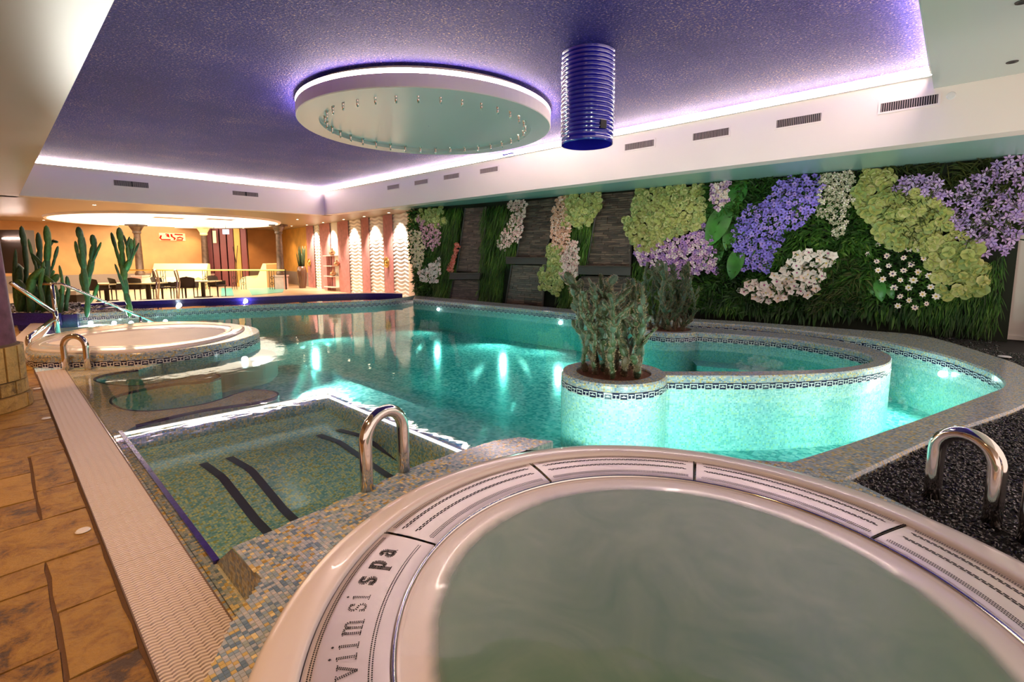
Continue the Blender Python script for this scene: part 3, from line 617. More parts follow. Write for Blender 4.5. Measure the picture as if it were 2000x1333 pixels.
# real little tiles where they can be told apart
def inside(p, poly):
    c = False; n = len(poly)
    for i in range(n):
        a, b = poly[i], poly[(i + 1) % n]
        if (a[1] > p[1]) != (b[1] > p[1]) and p[0] < (b[0] - a[0]) * (p[1] - a[1]) / (b[1] - a[1]) + a[0]: c = not c
    return c
def tiles(poly, z, x0, x1, y0, y1, pitch, mats, parent, skip=None, g=.0009):
    mb = MB(); nx = int((x1 - x0) / pitch); ny = int((y1 - y0) / pitch); rnd = random.Random(3)
    for i in range(nx):
        for j in range(ny):
            cx, cy = x0 + (i + .5) * pitch, y0 + (j + .5) * pitch
            if not inside((cx, cy), poly) or (skip and skip(cx, cy)): continue
            clump = .5 + .5 * math.sin(cx * 61 + 3 * math.sin(cy * 37)) * math.sin(cy * 53 + 2 * math.sin(cx * 41))
            tn = min(.999, max(.001, rnd.random() * .82 + (clump - .4) * .42)); h = pitch / 2 - g; zz = z + rnd.uniform(.0010, .0018)
            a = [(cx - h, cy - h), (cx + h, cy - h), (cx + h, cy + h), (cx - h, cy + h)]
            o = [(cx - h - .0006, cy - h - .0006), (cx + h + .0006, cy - h - .0006), (cx + h + .0006, cy + h + .0006), (cx - h - .0006, cy + h + .0006)]
            vs = [(x, y, z - .0006) for x, y in o] + [(x, y, zz) for x, y in a]
            mb.add(vs, [(4, 5, 6, 7), (0, 1, 5, 4), (1, 2, 6, 5), (2, 3, 7, 6), (3, 0, 4, 7)], 0, None, tn)
    return mb.build('mosaic_tiles', mats, parent, kind='stuff')
mb = MB(); mb.face([(p.x, p.y, ZC + .0012) for p in poly]); 
tiles(poly, ZC + .0008, .1, 2.6, .9, 2.12, .0145, ['tile_piece'], dk, lambda x, y: (Vector((x, y)) - TC).length < TR + .006)
tiles([(.489, 1.2), (.542, 1.2), (.542, 4.6), (.489, 4.6)], -.0115, .489, .543, 1.5, 4.6, .0135, ['tile_piece'], dk)

# water of the main pool
wp = [Vector((.5, 1.3)), Vector((.56, 1.6)), Vector((2.0, 1.95)), Vector((2.6, .9)), Vector((3.0, .45))]
wo = [a.lerp(b, .35) for a, b in zip(cin, cout)][::-1][::8]
wfar = PL([(807, 583), (790, 581), (700, 588), (550, 592), (400, 598), (250, 606), (150, 609), (112, 612)], 0)
wpoly = wp + wo + [Vector((7.0, 11.3)), Vector((4.6, 12.4)), Vector((.66, 12.4)), Vector((.60, 8.4)), Vector((1.3, 7.9)), Vector((1.3, 6.9)), Vector((.5, 6.9))]
mb = MB(); mb.prism(wpoly, FLOOR - .1, 0, 0, 0); w = mb.build('pool_water', ['water']); w['kind'] = 'structure'

# ================================================================== second whirlpool, stone walk side
base_px = [(51, 690), (90, 695), (180, 693.5), (290, 689), (390, 677.5), (465, 664), (500, 652.5), (506, 645), (490, 638), (440, 631.5), (365, 628), (265, 631), (165, 642), (90, 656), (55, 673)]
rimo_px = [(60, 683), (115, 688), (190, 689), (290, 684.5), (390, 671), (452, 656), (477, 643), (470, 636), (440, 632), (365, 630), (265, 634), (165, 646), (90, 660), (64, 671)]
rimi_px = [(94, 670), (125, 675), (180, 677.5), (290, 675.5), (390, 664.5), (430, 654), (441, 647), (415, 642), (365, 641), (300, 643), (215, 650), (140, 660)]
NT = 120
B2 = resample(smooth(PL(base_px, .15), .03, True), 1, True, NT); RO = resample(smooth(PL(rimo_px, .165), .03, True), 1, True, NT); RI = resample(smooth(PL(rimi_px, .165), .03, True), 1, True, NT)
B2c = sum(B2, Vector((0, 0))) / NT
t2 = thing('whirlpool', 'raised oval whirlpool of bright water with white rim and meander frieze by the stone walk', 'whirlpool', (B2c.x, B2c.y, 0))
def kidmb(mb, name, mats, par, **k):
    smooth_ = k.pop('sm', False); lx = par.location; mb.v = [(v[0] - lx.x, v[1] - lx.y, v[2] - lx.z) for v in mb.v]; return mb.build(name, mats, par, smooth_, **k)
inn = [p.lerp(B2c, .2) for p in B2]
kidmb(sweep(inn, B2, [(0, .15), (.97, .15), (1, .135), (1, 0), (1, FLOOR)], [0, 0, 0, 1], closed=True), 'mosaic_surround', ['mosaic_dry', 'mosaic_wall'], t2)
kidmb(keyband(B2, .006, -1 if 1 else 1, True), 'meander_frieze', ['dark_tile', 'white_tile'], t2, kind='stuff')
kidmb(sweep(RI, RO, [(0, .145), (0, .165), (.12, .178), (.45, .180), (.5, .170), (.55, .182), (.9, .18), (1, .165), (1, .145)], [0] * 8, closed=True), 'rim', ['acrylic'], t2, sm=True)
mb = MB(); mb.face([(p.x, p.y, .166) for p in [q.lerp(B2c, -.02) for q in RI]]); kidmb(mb, 'water_surface', ['water_tub'], t2)
M['milk2'] = plain('foaming_bright_water', (.95, .88, .80), .5, var=.06, vscale=3)
mb = MB(); mb.face([(p.x, p.y, .160) for p in [q.lerp(B2c, -.02) for q in RI]]); kidmb(mb, 'foam', ['milk2'], t2)
lf = smooth(PL([(440, 700), (480, 690), (505, 681), (530, 684), (541, 694), (522, 708), (490, 716), (450, 722), (420, 722)], -.08), .05, True)
mb = MB(); mb.prism(lf, FLOOR, -.09, 0, 0); kidmb(mb, 'underwater_ledge', ['white_tile'], t2)  # light pool on the ledge put into its white colour and outline

# ================================================================== far raised pool
ff_px = [(100, 618), (140, 614), (198, 610.5), (330, 604.5), (400, 601), (550, 594), (650, 591), (700, 589), (750, 586), (790, 581.5), (812, 577)]
ff = resample(smooth(PL(ff_px, .15), .08), 1, count=140); fi = [p + p.normalized() * .07 for p in ff]
far = thing('raised_pool', '', '', kind='structure')
sweep(ff, fi, [(0, FLOOR), (0, 0), (0, .14), (.15, .15), (1, .15), (1, .0)], [1, 0, 0, 0, 0]).build('mosaic_front', ['mosaic_dry', 'mosaic_wall'], far)
band(ff, -1, parent=far, z=.006)
bk_px = [(159, 603), (200, 600), (231, 598), (330, 594), (400, 591), (500, 588), (575, 585), (650, 582), (700, 580.5), (750, 580), (786, 581)]
bk = resample(smooth(PL(bk_px, .14), .08), 1, count=100); bo = [p + p.normalized() * .34 for p in bk]
mb = sweep(bk, bo, [(0, -.2), (0, .225), (.03, .235), (1, .235), (1, -.2)], [0, 0, 1, 1]); M['pinkcap'] = plain('rose_stone_cap', (.62, .44, .42), .35, var=.1)
mb.build('blue_back_wall', ['blue_tile', 'pinkcap'], far)
wf = [p for p in fi] + bk[::-1]
mb = MB(); mb.face([(p.x, p.y, .143) for p in wf]); mb.build('pool_water', ['water'], far)
mb = MB(); mb.face([(p.x, p.y, .0) for p in wf], 0, [(p.x, p.y) for p in wf]); mb.build('raised_floor', ['mosaic_floor'], far)
mb = MB(); lt = smooth(PL([(122, 608), (150, 600), (200, 594), (240, 590), (250, 594), (231, 599), (185, 603), (160, 606), (200, 607), (150, 611)], .16), .05, True)
mb.prism(lt, .0, .152, 0, 0); mb.build('rose_rim', ['pinkcap'], far)

# ================================================================== near whirlpool
ZT = .17
tub = thing('whirlpool', 'large round whirlpool of milky green water with white rim and perforated steel ring', 'whirlpool', (TC.x, TC.y, 0))
mb = MB(); mb.lathe([(1.188, .150), (1.188, .176), (1.196, .183), (1.215, .186), (1.27, .186), (1.305, .181), (1.322, .168), (TR, .150), (TR, .138)], 160); mb.build('rim', 'acrylic', tub, True)
mb = MB(); mb.lathe([(.940, .140), (.936, .160), (.930, .156), (.915, .150), (.86, .147), (.70, .146), (.001, .146)], 120); mb.build('inner_shell', 'acrylic', tub, True)
M['milk'] = milky('milky_green_water', (.07, .175, .10), (.14, .235, .15), .80, .88, 0)
mb = MB(); mb.lathe([(.001, .1495), (.925, .1495)], 120); mb.build('aerated_water', 'milk', tub)
mb = MB(); mb.lathe([(.001, .1535), (.50, .1535), (.938, .1535)], 120); mb.build('water_surface', 'water_tub', tub, True)
mb = MB(); mb.lathe([(.937, .150), (.937, .164), (.943, .168), (.948, .166), (.948, .15)], 160); mb.build('inner_trim', 'chrome_trim', tub, True)
def polar(r, a): return (r * math.cos(a), r * math.sin(a))
def dot(mb, r, a, dr, da, z, mat=0):
    """short slot along the arc: radial size dr, length da"""
    h = da / 2 / r; p = [polar(r - dr / 2, a - h), polar(r + dr / 2, a - h), polar(r + dr / 2, a + h), polar(r - dr / 2, a + h)]
    mb.face([(x, y, z) for x, y in reversed(p)], mat)
def hexdot(mb, r, a, rad, z):
    c = polar(r, a); mb.face([(c[0] + rad * math.cos(k * PI / 3), c[1] + rad * math.sin(k * PI / 3), z) for k in range(6)])
ztop = lambda r: .166 + .004 * math.sin((r - .955) / .235 * PI) 
for n in range(8):
    a1 = math.radians(112 + 45.15 - 45.15 * n) if n else math.radians(157); a0 = a1 - math.radians(45.0); a1 -= math.radians(.25)
    g = .004; prof = [(.950, .158), (.953, ztop(.955) - .001)] + [(.955 + .229 * k / 6, ztop(.955 + .229 * k / 6)) for k in range(7)] + [(1.186, .160)]
    mb = MB(); seg = 28; vs = []
    for i in range(seg + 1):
        a = a0 + g + (a1 - a0 - 2 * g) * i / seg
        for r, z in prof: x, y = polar(r, a); vs.append((x, y, z))
    m_ = len(prof); fs = [(i * m_ + k, i * m_ + k + 1, (i + 1) * m_ + k + 1, (i + 1) * m_ + k) for i in range(seg) for k in range(m_ - 1)]
    mb.add(vs, [tuple(reversed(f)) for f in fs]); o = mb.build('grille_plate', 'brushed', tub, True)
    # dark bar standing for the shade in the thin gap
    mg = MB(); x0, y0 = polar(.95, a0); x1, y1 = polar(1.188, a0); mg.tube([(x0, y0, .163), (x1, y1, .163)], .0035, 6); mg.build('gap_shadow_bar', 'dkmetal', tub)
    if n > 5: continue
    sl = MB()
    if n == 0:
        o['label'] = 'steel plate with dotted lettering'
        for r in (1.168, 1.160, 1.008, .999):
            k = a0 + .03
            while k < a1 - .02: dot(sl, r, k, .0040, .0048, ztop(r) + .0006); k += .0075 / r
    else:
        for r, st in ((1.172, .0085), (1.163, .0085), (.998, .008), (.990, .008), (.982, .008)):
            k = a0 + .03
            while k < a1 - .03: dot(sl, r, k, .0046, .0050, ztop(r) + .0006); k += st / r
        for r in (1.128, 1.066):
            k = a0 + .045; i = 0
            while k < a1 - .045:
                dot(sl, r - .0045, k, .0062, .019, ztop(r) + .0006); dot(sl, r + .0045, k + .012 / r, .0062, .019, ztop(r) + .0006); k += .024 / r
    sl.build('slots', 'hole', o, kind='stuff')
    if n == 0: plate0 = o
# dotted lettering
def arcp(cx, cy, rx, ry, d0, d1, n=14): return [(cx + rx * math.cos(math.radians(d0 + (d1 - d0) * i / n)), cy + ry * math.sin(math.radians(d0 + (d1 - d0) * i / n))) for i in range(n + 1)]
GL = {
 'v': [[(.02, 1), (.38, 0)], [(.38, 0), (.74, 1)], [(-.1, 1), (.2, 1)], [(.58, 1), (.88, 1)]],
 'i': [[(.2, 1), (.2, 0)], [(.02, 0), (.38, 0)], [(.04, .96), (.2, 1)], [(.16, 1.36), (.24, 1.36)], [(.2, 1.32), (.2, 1.40)]],
 'm': [[(.2, 1), (.2, 0)], [(.05, .96), (.2, 1)], [(.06, 0), (.34, 0)], arcp(.42, .68, .22, .3, 180, 20), [(.62, .74), (.62, 0)], [(.5, 0), (.76, 0)], arcp(.84, .68, .22, .3, 180, 20), [(1.04, .74), (1.04, 0)], [(.92, 0), (1.2, 0)]],
 's': [arcp(.32, .74, .24, .25, 30, 200), arcp(.32, .74, .24, .25, 200, 270), arcp(.34, .25, .26, .25, 90, 0), arcp(.34, .25, .26, .25, 0, -160), [(.54, .98), (.55, .76)], [(.08, .28), (.09, .02)]],
 'p': [[(.2, 1), (.2, -.5)], [(.02, .96), (.2, 1)], [(.02, -.5), (.42, -.5)], arcp(.46, .5, .30, .48, 165, -165)],
 'a': [arcp(.36, .72, .24, .26, 170, 0), [(.6, .72), (.6, .1)], arcp(.68, .1, .08, .1, 180, 320), arcp(.34, .27, .25, .26, 90, 270), arcp(.34, .27, .25, .26, 270, 330), [(.34, .53), (.6, .56)], [(.12, .76), (.16, .8)]]}
XH = .053
def letter(ch, adeg, w, bold, r0=1.052):
    lt = MB()
    step = .105 if not bold else .085; offs = (-.05, .05) if not bold else (-.14, -.047, .047, .14)
    for st in GL[ch]:
        L = [0]
        for p, q_ in zip(st, st[1:]): L.append(L[-1] + math.hypot(q_[0] - p[0], q_[1] - p[1]))
        n = max(1, int(L[-1] / step)); thin = abs(st[0][1] - st[-1][1]) < .08 and len(st) == 2
        for i in range(n + 1):
            s = L[-1] * i / n; j = 0
            while j < len(L) - 2 and L[j + 1] < s: j += 1
            t_ = (s - L[j]) / max(1e-9, L[j + 1] - L[j]); p, q_ = st[j], st[j + 1]; x = p[0] + (q_[0] - p[0]) * t_; y = p[1] + (q_[1] - p[1]) * t_
            dx, dy = q_[0] - p[0], q_[1] - p[1]; l = math.hypot(dx, dy) or 1; nx, ny = -dy / l, dx / l
            steep = abs(dy / l)
            for of in ((0,) if thin else [o_ * (.45 + .55 * steep) for o_ in offs]):
                xx, yy = (x + nx * of - w / 2) * XH, (y + ny * of) * XH
                r = r0 + yy; a = math.radians(adeg) - xx / r; hexdot(lt, r, a, .0023, ztop(r) + .0008)
    lt.build('letter', 'hole', plate0)
for ch, a_, w_, bo_ in (('v', 146.3, .76, 0), ('i', 143.6, .4, 0), ('i', 141.4, .4, 0), ('m', 137.7, 1.25, 0), ('s', 133.2, .64, 0), ('i', 130.7, .4, 0), ('s', 126.4, .66, 1), ('p', 122.0, .8, 1), ('a', 118.0, .78, 1)):
    letter(ch, a_, w_, bo_, {'v': 1.040, 'i': 1.046 if a_ > 135 else 1.060, 'm': 1.048}.get(ch, 1.058 if not bo_ else 1.070))

# ================================================================== steel loops and handrails
def loop(a, b, z0, top, r, label, lean=(0, 0)):
    a, b = Vector((a.x, a.y)), Vector((b.x, b.y)); c = (a + b) / 2; h = (b - a) / 2; R = h.length; t = thing('grab_loop', label, 'handrail', (c.x, c.y, z0), 0, 'steel grab loops')
    pth = [(-h.x, -h.y, -.03), (-h.x, -h.y, (top - R) * .5), (-h.x, -h.y, top - R)]
    for i in range(1, 16): an = PI - PI * i / 16; pth.append((h.x * math.cos(an), h.y * math.cos(an), top - R + R * math.sin(an)))
    pth += [(h.x, h.y, top - R), (h.x, h.y, (top - R) * .5), (h.x, h.y, -.03)]
    mb = MB(); mb.tube(pth, r, 20); mb.build('bent_tube', 'steel', t, True)
    return t
loop(P(717, 958, ZC), P(789, 921, ZC), ZC, .37, .032, 'thick polished steel loop at the edge of the sunken lounge, beside the large whirlpool')
loop(P(1820, 968, .12), P(1937, 1018, .12), .12, .355, .034, 'thick steel loop standing in the black gravel beside the large whirlpool')
loop(P(2008, 1056, .12), P(2150, 1130, .12), .12, .395, .034, 'steel loop in the black gravel cut off by the picture edge')
loop(P(129, 722, 0), P(172, 721, 0), .0, .385, .032, 'thick steel loop where the white grate meets the raised whirlpool')
# long rails into the stair corner
t = thing('stair_handrail', 'slender steel handrail sloping down into the pool stairs', 'handrail', (.65, 11.3, 0))
def ptz(x, y, d): v = PD(x, y, d); return v
dS = Vector((.65, 11.3, 0)).dot(fh)
pa, pb = ptz(84, 555, dS), ptz(121, 555, dS + .1); pc = Vector((2.25, 11.15, -.1)); pc = ptz(312, 634, pc.dot(fh))
mb = MB(); mb.tube([pa, (pa + pb) / 2, pb, pb.lerp(pc, .03), pb.lerp(pc, .5), pc], .022, 12); kidmb(mb, 'top_rail', 'steel', t, sm=True)
p1 = ptz(101, 556, dS); mb = MB(); mb.tube([(p1.x, p1.y, p1.z), (p1.x + .02, p1.y, -.02)], .03, 12); kidmb(mb, 'post', 'steel', t, sm=True)
p2 = pb.lerp(pc, .78); mb = MB(); mb.tube([(p2.x, p2.y, p2.z), (p2.x, p2.y, -.2)], .022, 12); kidmb(mb, 'post', 'steel', t, sm=True)
t = thing('stair_handrail', 'heavier steel handrail bent towards the mauve column beside the stairs', 'handrail', (.4, 10, 0))
q0 = ptz(22, 553, 7.2); q1 = ptz(106, 610, dS - .1); q2 = ptz(102, 626, dS - .15); q3 = ptz(57, 662, 6.5); q4 = Vector((q3.x, q3.y, 0))
q4 = P(58, 688, 0); q3 = Vector((q4.x, q4.y, 0)); q3.z = ptz(58, 662, q4.dot(fh)).z
mb = MB(); mb.tube([q0, q0.lerp(q1, .5), q1], .030, 12); kidmb(mb, 'upper_rail', 'steel', t, sm=True)
mb = MB(); mb.tube([q4, q4.lerp(q3, .85), q3 + (q2 - q3) * .03 + Vector((0, 0, .01)), q3.lerp(q2, .5), q2], .034, 12); kidmb(mb, 'lower_rail', 'steel', t, sm=True)
mb = MB(); mb.tube([(q1.x + .01, q1.y, q1.z + .02), (q1.x + .02, q1.y + .02, 0)], .034, 12); kidmb(mb, 'post', 'steel', t, sm=True)

# ================================================================== stone walk
fl = thing('floor', '', '', kind='structure')
mb = MB(); mb.face([(-4, -2, -.012), (.245, -2, -.012), (.245, 13, -.012), (-4, 13, -.012)]); mb.build('mortar_bed', plain('mortar', (.14, .075, .045), .8, bump=.4, bscale=60), fl)
rs = random.Random(11)
def slab(x0, x1, y0, y1):
    g = .006; n = 3; m = 3; mb = MB(); vs = []
    cx, cy = (x0 + x1) / 2, (y0 + y1) / 2
    for j in range(m + 1):
        for i in range(n + 1):
            x = x0 + g + (x1 - x0 - 2 * g) * i / n; y = y0 + g + (y1 - y0 - 2 * g) * j / m
            e = (i in (0, n)) or (j in (0, m)); x += rs.uniform(-.004, .004) if i in (0, n) else 0; y += rs.uniform(-.004, .004) if j in (0, m) else 0
            vs.append((x - cx, y - cy, rs.uniform(-.002, .001) + (-.003 if e else 0)))
    top = len(vs); fs = [(j * (n + 1) + i, j * (n + 1) + i + 1, (j + 1) * (n + 1) + i + 1, (j + 1) * (n + 1) + i) for j in range(m) for i in range(n)]
    ring = [i for i in range(n + 1)] + [j * (n + 1) + n for j in range(1, m + 1)] + [m * (n + 1) + i for i in range(n - 1, -1, -1)] + [j * (n + 1) for j in range(m - 1, 0, -1)]
    vs += [(vs[k][0], vs[k][1], -.02) for k in ring]
    for i in range(len(ring)): j = (i + 1) % len(ring); fs.append((ring[j], ring[i], top + i, top + j))
    mb.add(vs, fs); o = mb.build('stone_slab', 'stone', fl); o.location = (cx, cy, rs.uniform(-.002, .002)); return o
XE = .238
for a, b_ in zip([.6, 1.05, 1.5, 1.92, 2.33], [1.05, 1.5, 1.92, 2.33, 2.77]): slab(.055, XE, a, b_)
for a, b_ in zip([.7, 1.15, 1.62, 2.10, 2.56], [1.15, 1.62, 2.10, 2.56, 2.77]): slab(-.36, .055, a, b_)
slab(-.42, XE, 2.77, 3.02 + .22); slab(-.36, .065, 3.24, 3.56); slab(.065, XE, 3.24, 3.66); slab(-.30, .065, 3.56, 4.02); slab(.065, XE, 3.66, 4.35); slab(-.34, .065, 4.02, 4.35)
y = 4.35
while y < 12.6:
    h = rs.choice([.32, .42, .52, .62]); xs = [XE]; x = XE
    while x > -1.6: x -= rs.choice([.26, .42, .55, .8]); xs.append(x)
    for a, b_ in zip(xs[1:], xs): slab(a, b_, y, y + h)
    y += h
y = -.2
for a in (-.3, .1): slab(-.36, XE, a, a + .4)
for (x, y) in ((162, 1036), (90, 817), (72, 759)):
    c = P(x, y, .004); mb = MB(); mb.lathe([(.001, .003), (.024, .003), (.029, -.002)], 24); o = mb.build('floor_disc', 'white_tile'); o.location = c
    tag(o, {162: 'round white floor cap nearest the camera beside the white grate', 90: 'round white floor cap on the walk beside the mauve column', 72: 'round white floor cap farthest along the walk beside the column base'}[x], 'floor cap', 'white floor caps')

# overflow grate
t = thing('overflow_grate', 'white wavy plastic overflow grate running along the stone walk', 'drain grate', (.245, 1.0, 0))
GW, GP, GN = .235, .0172, 29
def gratemesh(n):
    mb = MB(); W_, seg = GW, 42
    for b_ in range(n):
        y = (b_ + .5) * GP; vs = []
        for i in range(seg + 1):
            x = W_ * i / seg; w = .0062 * abs(math.sin(x / W_ * PI * 7)) - .0031
            vs += [(x, y + w - .0058, -.012), (x, y + w - .0046, .001), (x, y + w + .0034, .001), (x, y + w + .0058, -.012)]
        mb.add(vs, [(4 * i + k, 4 * i + 4 + k, 4 * i + 5 + k, 4 * i + k + 1) for i in range(seg) for k in range(3)])
    return mb.mesh('grate_section', ['grate'])
gm = gratemesh(GN); ys = 0
while ys + 1.0 < 7.35:
    kid('grate_section', gm, t, (0, ys, 0)); ys += GN * GP + .003
mb = MB(); mb.box((GW / 2, 3.1, -.03), (GW, 6.5, .02)); mb.box((.001, 3.1, -.012), (.004, 6.5, .03)); mb.box((GW + .003, 3.1, -.010), (.006, 6.5, .022)); mb.build('channel', 'trough', t)
mb = MB(); mb.box((.30, 10.6, .0), (.32, 4.6, .03), math.radians(-7)); o = mb.build('white_step_edge', 'grate'); tag(o, 'pale smooth kerb strip running on past the raised whirlpool to the stairs', 'kerb')

# ================================================================== mauve column with stone base
CX, CY = -.215, 6.0; t = thing('column', 'mauve stucco column on a stone clad base at the stone walk', 'column', (CX, CY, 0))
mb = MB(); mb.lathe([(.315, .52), (.30, .9), (.275, 1.8), (.25, 2.66)], 48); mb.build('shaft', 'stucco', t, True)
mb = MB(); mb.lathe([(.335, 0), (.335, .545), (.31, .56), (.001, .56)], 40); mb.build('base_core', plain('base_mortar', (.12, .07, .04), .8), t)
rows = [(0, .125, .13), (.125, .245, .12), (.245, .545, .105)]
for z0, z1, w in rows:
    n = int(2 * PI * .35 / w)
    for i in range(n):
        a0 = 2 * PI * i / n + z0 * 3 + rs.uniform(-.03, .03); a1 = a0 + 2 * PI / n - .022; r0 = .332; r1 = .350 + rs.uniform(0, .012) + (.018 if z0 == 0 else 0)
        vs = []
        for a in (a0, (a0 + a1) / 2, a1):
            for r, z in ((r0, z0 + .004), (r1, z0 + .006), (r1, z1 - .006), (r0, z1 - .004)): vs.append((r * math.cos(a), r * math.sin(a), z))
        fs = [(4 * i_ + k, 4 * i_ + 4 + k, 4 * i_ + 4 + k2, 4 * i_ + k2) for i_ in range(2) for k, k2 in ((0, 1), (1, 2), (2, 3))] + [(0, 1, 2, 3), (11, 10, 9, 8)]
        mb = MB(); mb.add(vs, fs); mb.build('cladding_stone', 'stone_clad', t)

# ================================================================== gravel beds
GR = PL([(2000, 1105), (1760, 985), (1655, 935)], .12)
gp = thing('gravel_bed', '', '', kind='structure')
wl = lambda y: 8.45 + (11.7 - y) / 12.25 * 1.2
gpoly = [Vector((1.9, -1.6))] + GR + [c for c in cout[::-1]] + [Vector((8.4, 11.9)), Vector((9.2, 11.9)), Vector((10.2, -.6)), Vector((10.2, -1.6))]
mb = MB(); mb.face([(p.x, p.y, .085) for p in gpoly]); mb.build('soil_layer', 'soil_dark', gp)
rg = random.Random(5); mb = MB(); cnt = 0
def pebble(mb, x, y, z, s, tn):
    a = rg.uniform(0, 6.28); ca, sa = math.cos(a), math.sin(a); e = rg.uniform(.55, .8); h = rg.uniform(.35, .6)
    tl = rg.uniform(-.5, .5); pts = [(s, 0, 0), (0, s * e, 0), (-s, 0, 0), (0, -s * e, 0), (s * .2, 0, s * h), (-s * .2, 0, -s * h)]
    vs = [(x + px * ca - py * sa, y + px * sa + py * ca, z + pz + px * tl) for px, py, pz in pts]
    mb.add(vs, [(0, 1, 4), (1, 2, 4), (2, 3, 4), (3, 0, 4), (1, 0, 5), (2, 1, 5), (3, 2, 5), (0, 3, 5)], 0, None, tn)
npz = 0
for k in range(60000):
    x, y = rg.uniform(2.2, 8.5), rg.uniform(-1.4, .4)
    if x > 5.5 and rg.random() < .6: continue
    if not inside((x, y), gpoly): continue
    pebble(mb, x, y, .108 + rg.uniform(-.006, .008), rg.uniform(.007, .014), rg.random()); npz += 1
    if npz > 26000: break
for k in range(9000):
    y = rg.uniform(-.5, 11.5); x = rg.uniform(7.2, 9.9)
    if inside((x, y), gpoly): pebble(mb, x, y, .10 + rg.uniform(-.006, .008), rg.uniform(.012, .022), rg.random())
o = mb.build('black_pebbles', 'gravel', gp, kind='stuff')
c = P(1962, 697, .13); mb = MB(); mb.lathe([(.001, .01), (.05, .008), (.06, 0)], 20); o = mb.build('floor_spotlight_cap', 'white_tile'); o.location = c; tag(o, 'pale round cap lying in the dark gravel near the white pillar', 'cap')
# white pillar
c = P(1990, 690, .1); t = thing('pillar', 'white rendered pillar at the end of the planted wall', 'pillar', (10.05, -.72, .1))
mb = MB(); mb.box((0, 0, 1.3), (.32, .34, 2.6)); mb.box((.12, -.35, 1.3), (.3, .5, 2.6)); mb.build('pillar_body', 'white_paint', t); mb = MB(); mb.box((0, 0, .03), (.35, .37, .06)); mb.build('plinth', 'white_paint', t)
mb = MB(); mb.box((9.2, -1.15, 1.4), (1.6, .1, 2.7)); struct('wall_right', mb, 'white_paint').location = (1.2, .2, 0)

# ================================================================== planted wall
WA, WB = Vector((8.45, 11.7)), Vector((9.65, -.55)); wu = (WB - WA).normalized(); wn = Vector((-abs(wu.y), -wu.x * (1 if wu.y < 0 else -1)))
wn = Vector((wu.y, -wu.x)); 
if wn.x > 0: wn = -wn
U3, N3, Z3 = Vector((wu.x, wu.y, 0)), Vector((wn.x, wn.y, 0)), Vector((0, 0, 1))
def wp_(x, y, off=0): return PV(x, y, WA, WB, off)
mb = MB(); d = WB - WA; mb.box(((WA.x + WB.x) / 2 - wn.x * .08, (WA.y + WB.y) / 2 - wn.y * .08, 1.35), (d.length + .1, .12, 2.6), math.atan2(d.y, d.x)); struct('wall_right', mb, 'backing')
rw = random.Random(21)
def inpx(poly, pad=0):
    xs = [p[0] for p in poly]; ys = [p[1] for p in poly]
    while True:
        q = (rw.uniform(min(xs), max(xs)), rw.uniform(min(ys), max(ys)))
        if inside(q, poly): return q
def blades(name, polys, dens, ln, wd, mode, mat, label, offr=(.0, .10), segs=3):
    """leaf blades growing out of the wall; dens = blades per square metre"""
    mb = MB()
    for poly in polys:
        ps = [wp_(x, y) for x, y in poly]; us = [(p - Vector((WA.x, WA.y, 0))).dot(U3) for p in ps]; uv = [(u, p.z) for u, p in zip(us, ps)]
        area = abs(sum(uv[i][0] * uv[(i + 1) % len(uv)][1] - uv[(i + 1) % len(uv)][0] * uv[i][1] for i in range(len(uv)))) / 2
        x0, x1 = min(u for u, z in uv), max(u for u, z in uv); z0, z1 = min(z for u, z in uv), max(z for u, z in uv)
        n = 0
        while n < area * dens:
            u, z = rw.uniform(x0, x1), rw.uniform(z0, z1)
            if not inside((u, z), uv): continue
            n += 1; o = Vector((WA.x, WA.y, 0)) + U3 * u + Z3 * z + N3 * rw.uniform(*offr)
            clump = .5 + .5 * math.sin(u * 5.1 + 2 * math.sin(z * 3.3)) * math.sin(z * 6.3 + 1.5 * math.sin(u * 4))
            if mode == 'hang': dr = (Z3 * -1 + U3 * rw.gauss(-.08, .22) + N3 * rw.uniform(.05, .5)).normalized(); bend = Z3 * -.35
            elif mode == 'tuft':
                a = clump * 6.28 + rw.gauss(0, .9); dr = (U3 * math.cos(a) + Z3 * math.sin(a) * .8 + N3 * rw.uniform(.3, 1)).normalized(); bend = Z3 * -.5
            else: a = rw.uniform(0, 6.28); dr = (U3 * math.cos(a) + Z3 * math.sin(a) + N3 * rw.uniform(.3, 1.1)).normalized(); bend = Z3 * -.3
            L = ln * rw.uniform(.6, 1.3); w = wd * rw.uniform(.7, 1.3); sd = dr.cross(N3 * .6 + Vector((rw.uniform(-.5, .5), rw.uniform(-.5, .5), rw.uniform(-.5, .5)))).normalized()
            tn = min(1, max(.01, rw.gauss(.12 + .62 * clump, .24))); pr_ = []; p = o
            for k in range(segs + 1):
                t_ = k / segs; ww = w * (math.sin(PI * min(1, .12 + t_ * .88)) if segs > 1 else 1); pr_.append((p - sd * ww / 2, p + sd * ww / 2)); p = p + (dr + bend * t_) * (L / segs)
            vs = [q for pq in pr_ for q in pq]; mb.add(vs, [(2 * k, 2 * k + 1, 2 * k + 3, 2 * k + 2) for k in range(segs)], 0, None, tn)
    o = mb.build(name, mat); o['kind'] = 'stuff'; o['label'] = label; return o
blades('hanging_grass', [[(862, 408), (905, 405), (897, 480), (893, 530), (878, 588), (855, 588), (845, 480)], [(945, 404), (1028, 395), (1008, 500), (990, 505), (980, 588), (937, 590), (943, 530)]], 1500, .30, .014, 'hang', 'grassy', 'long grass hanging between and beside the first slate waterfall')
blades('hanging_grass', [[(1112, 445), (1165, 425), (1147, 520), (1127, 530), (1127, 600), (1092, 600), (1090, 560), (1125, 515)], [(1232, 515), (1262, 500), (1310, 540), (1310, 630), (1225, 630)]], 1500, .24, .014, 'hang', 'grassy', 'grass hanging on both sides of the third slate waterfall')
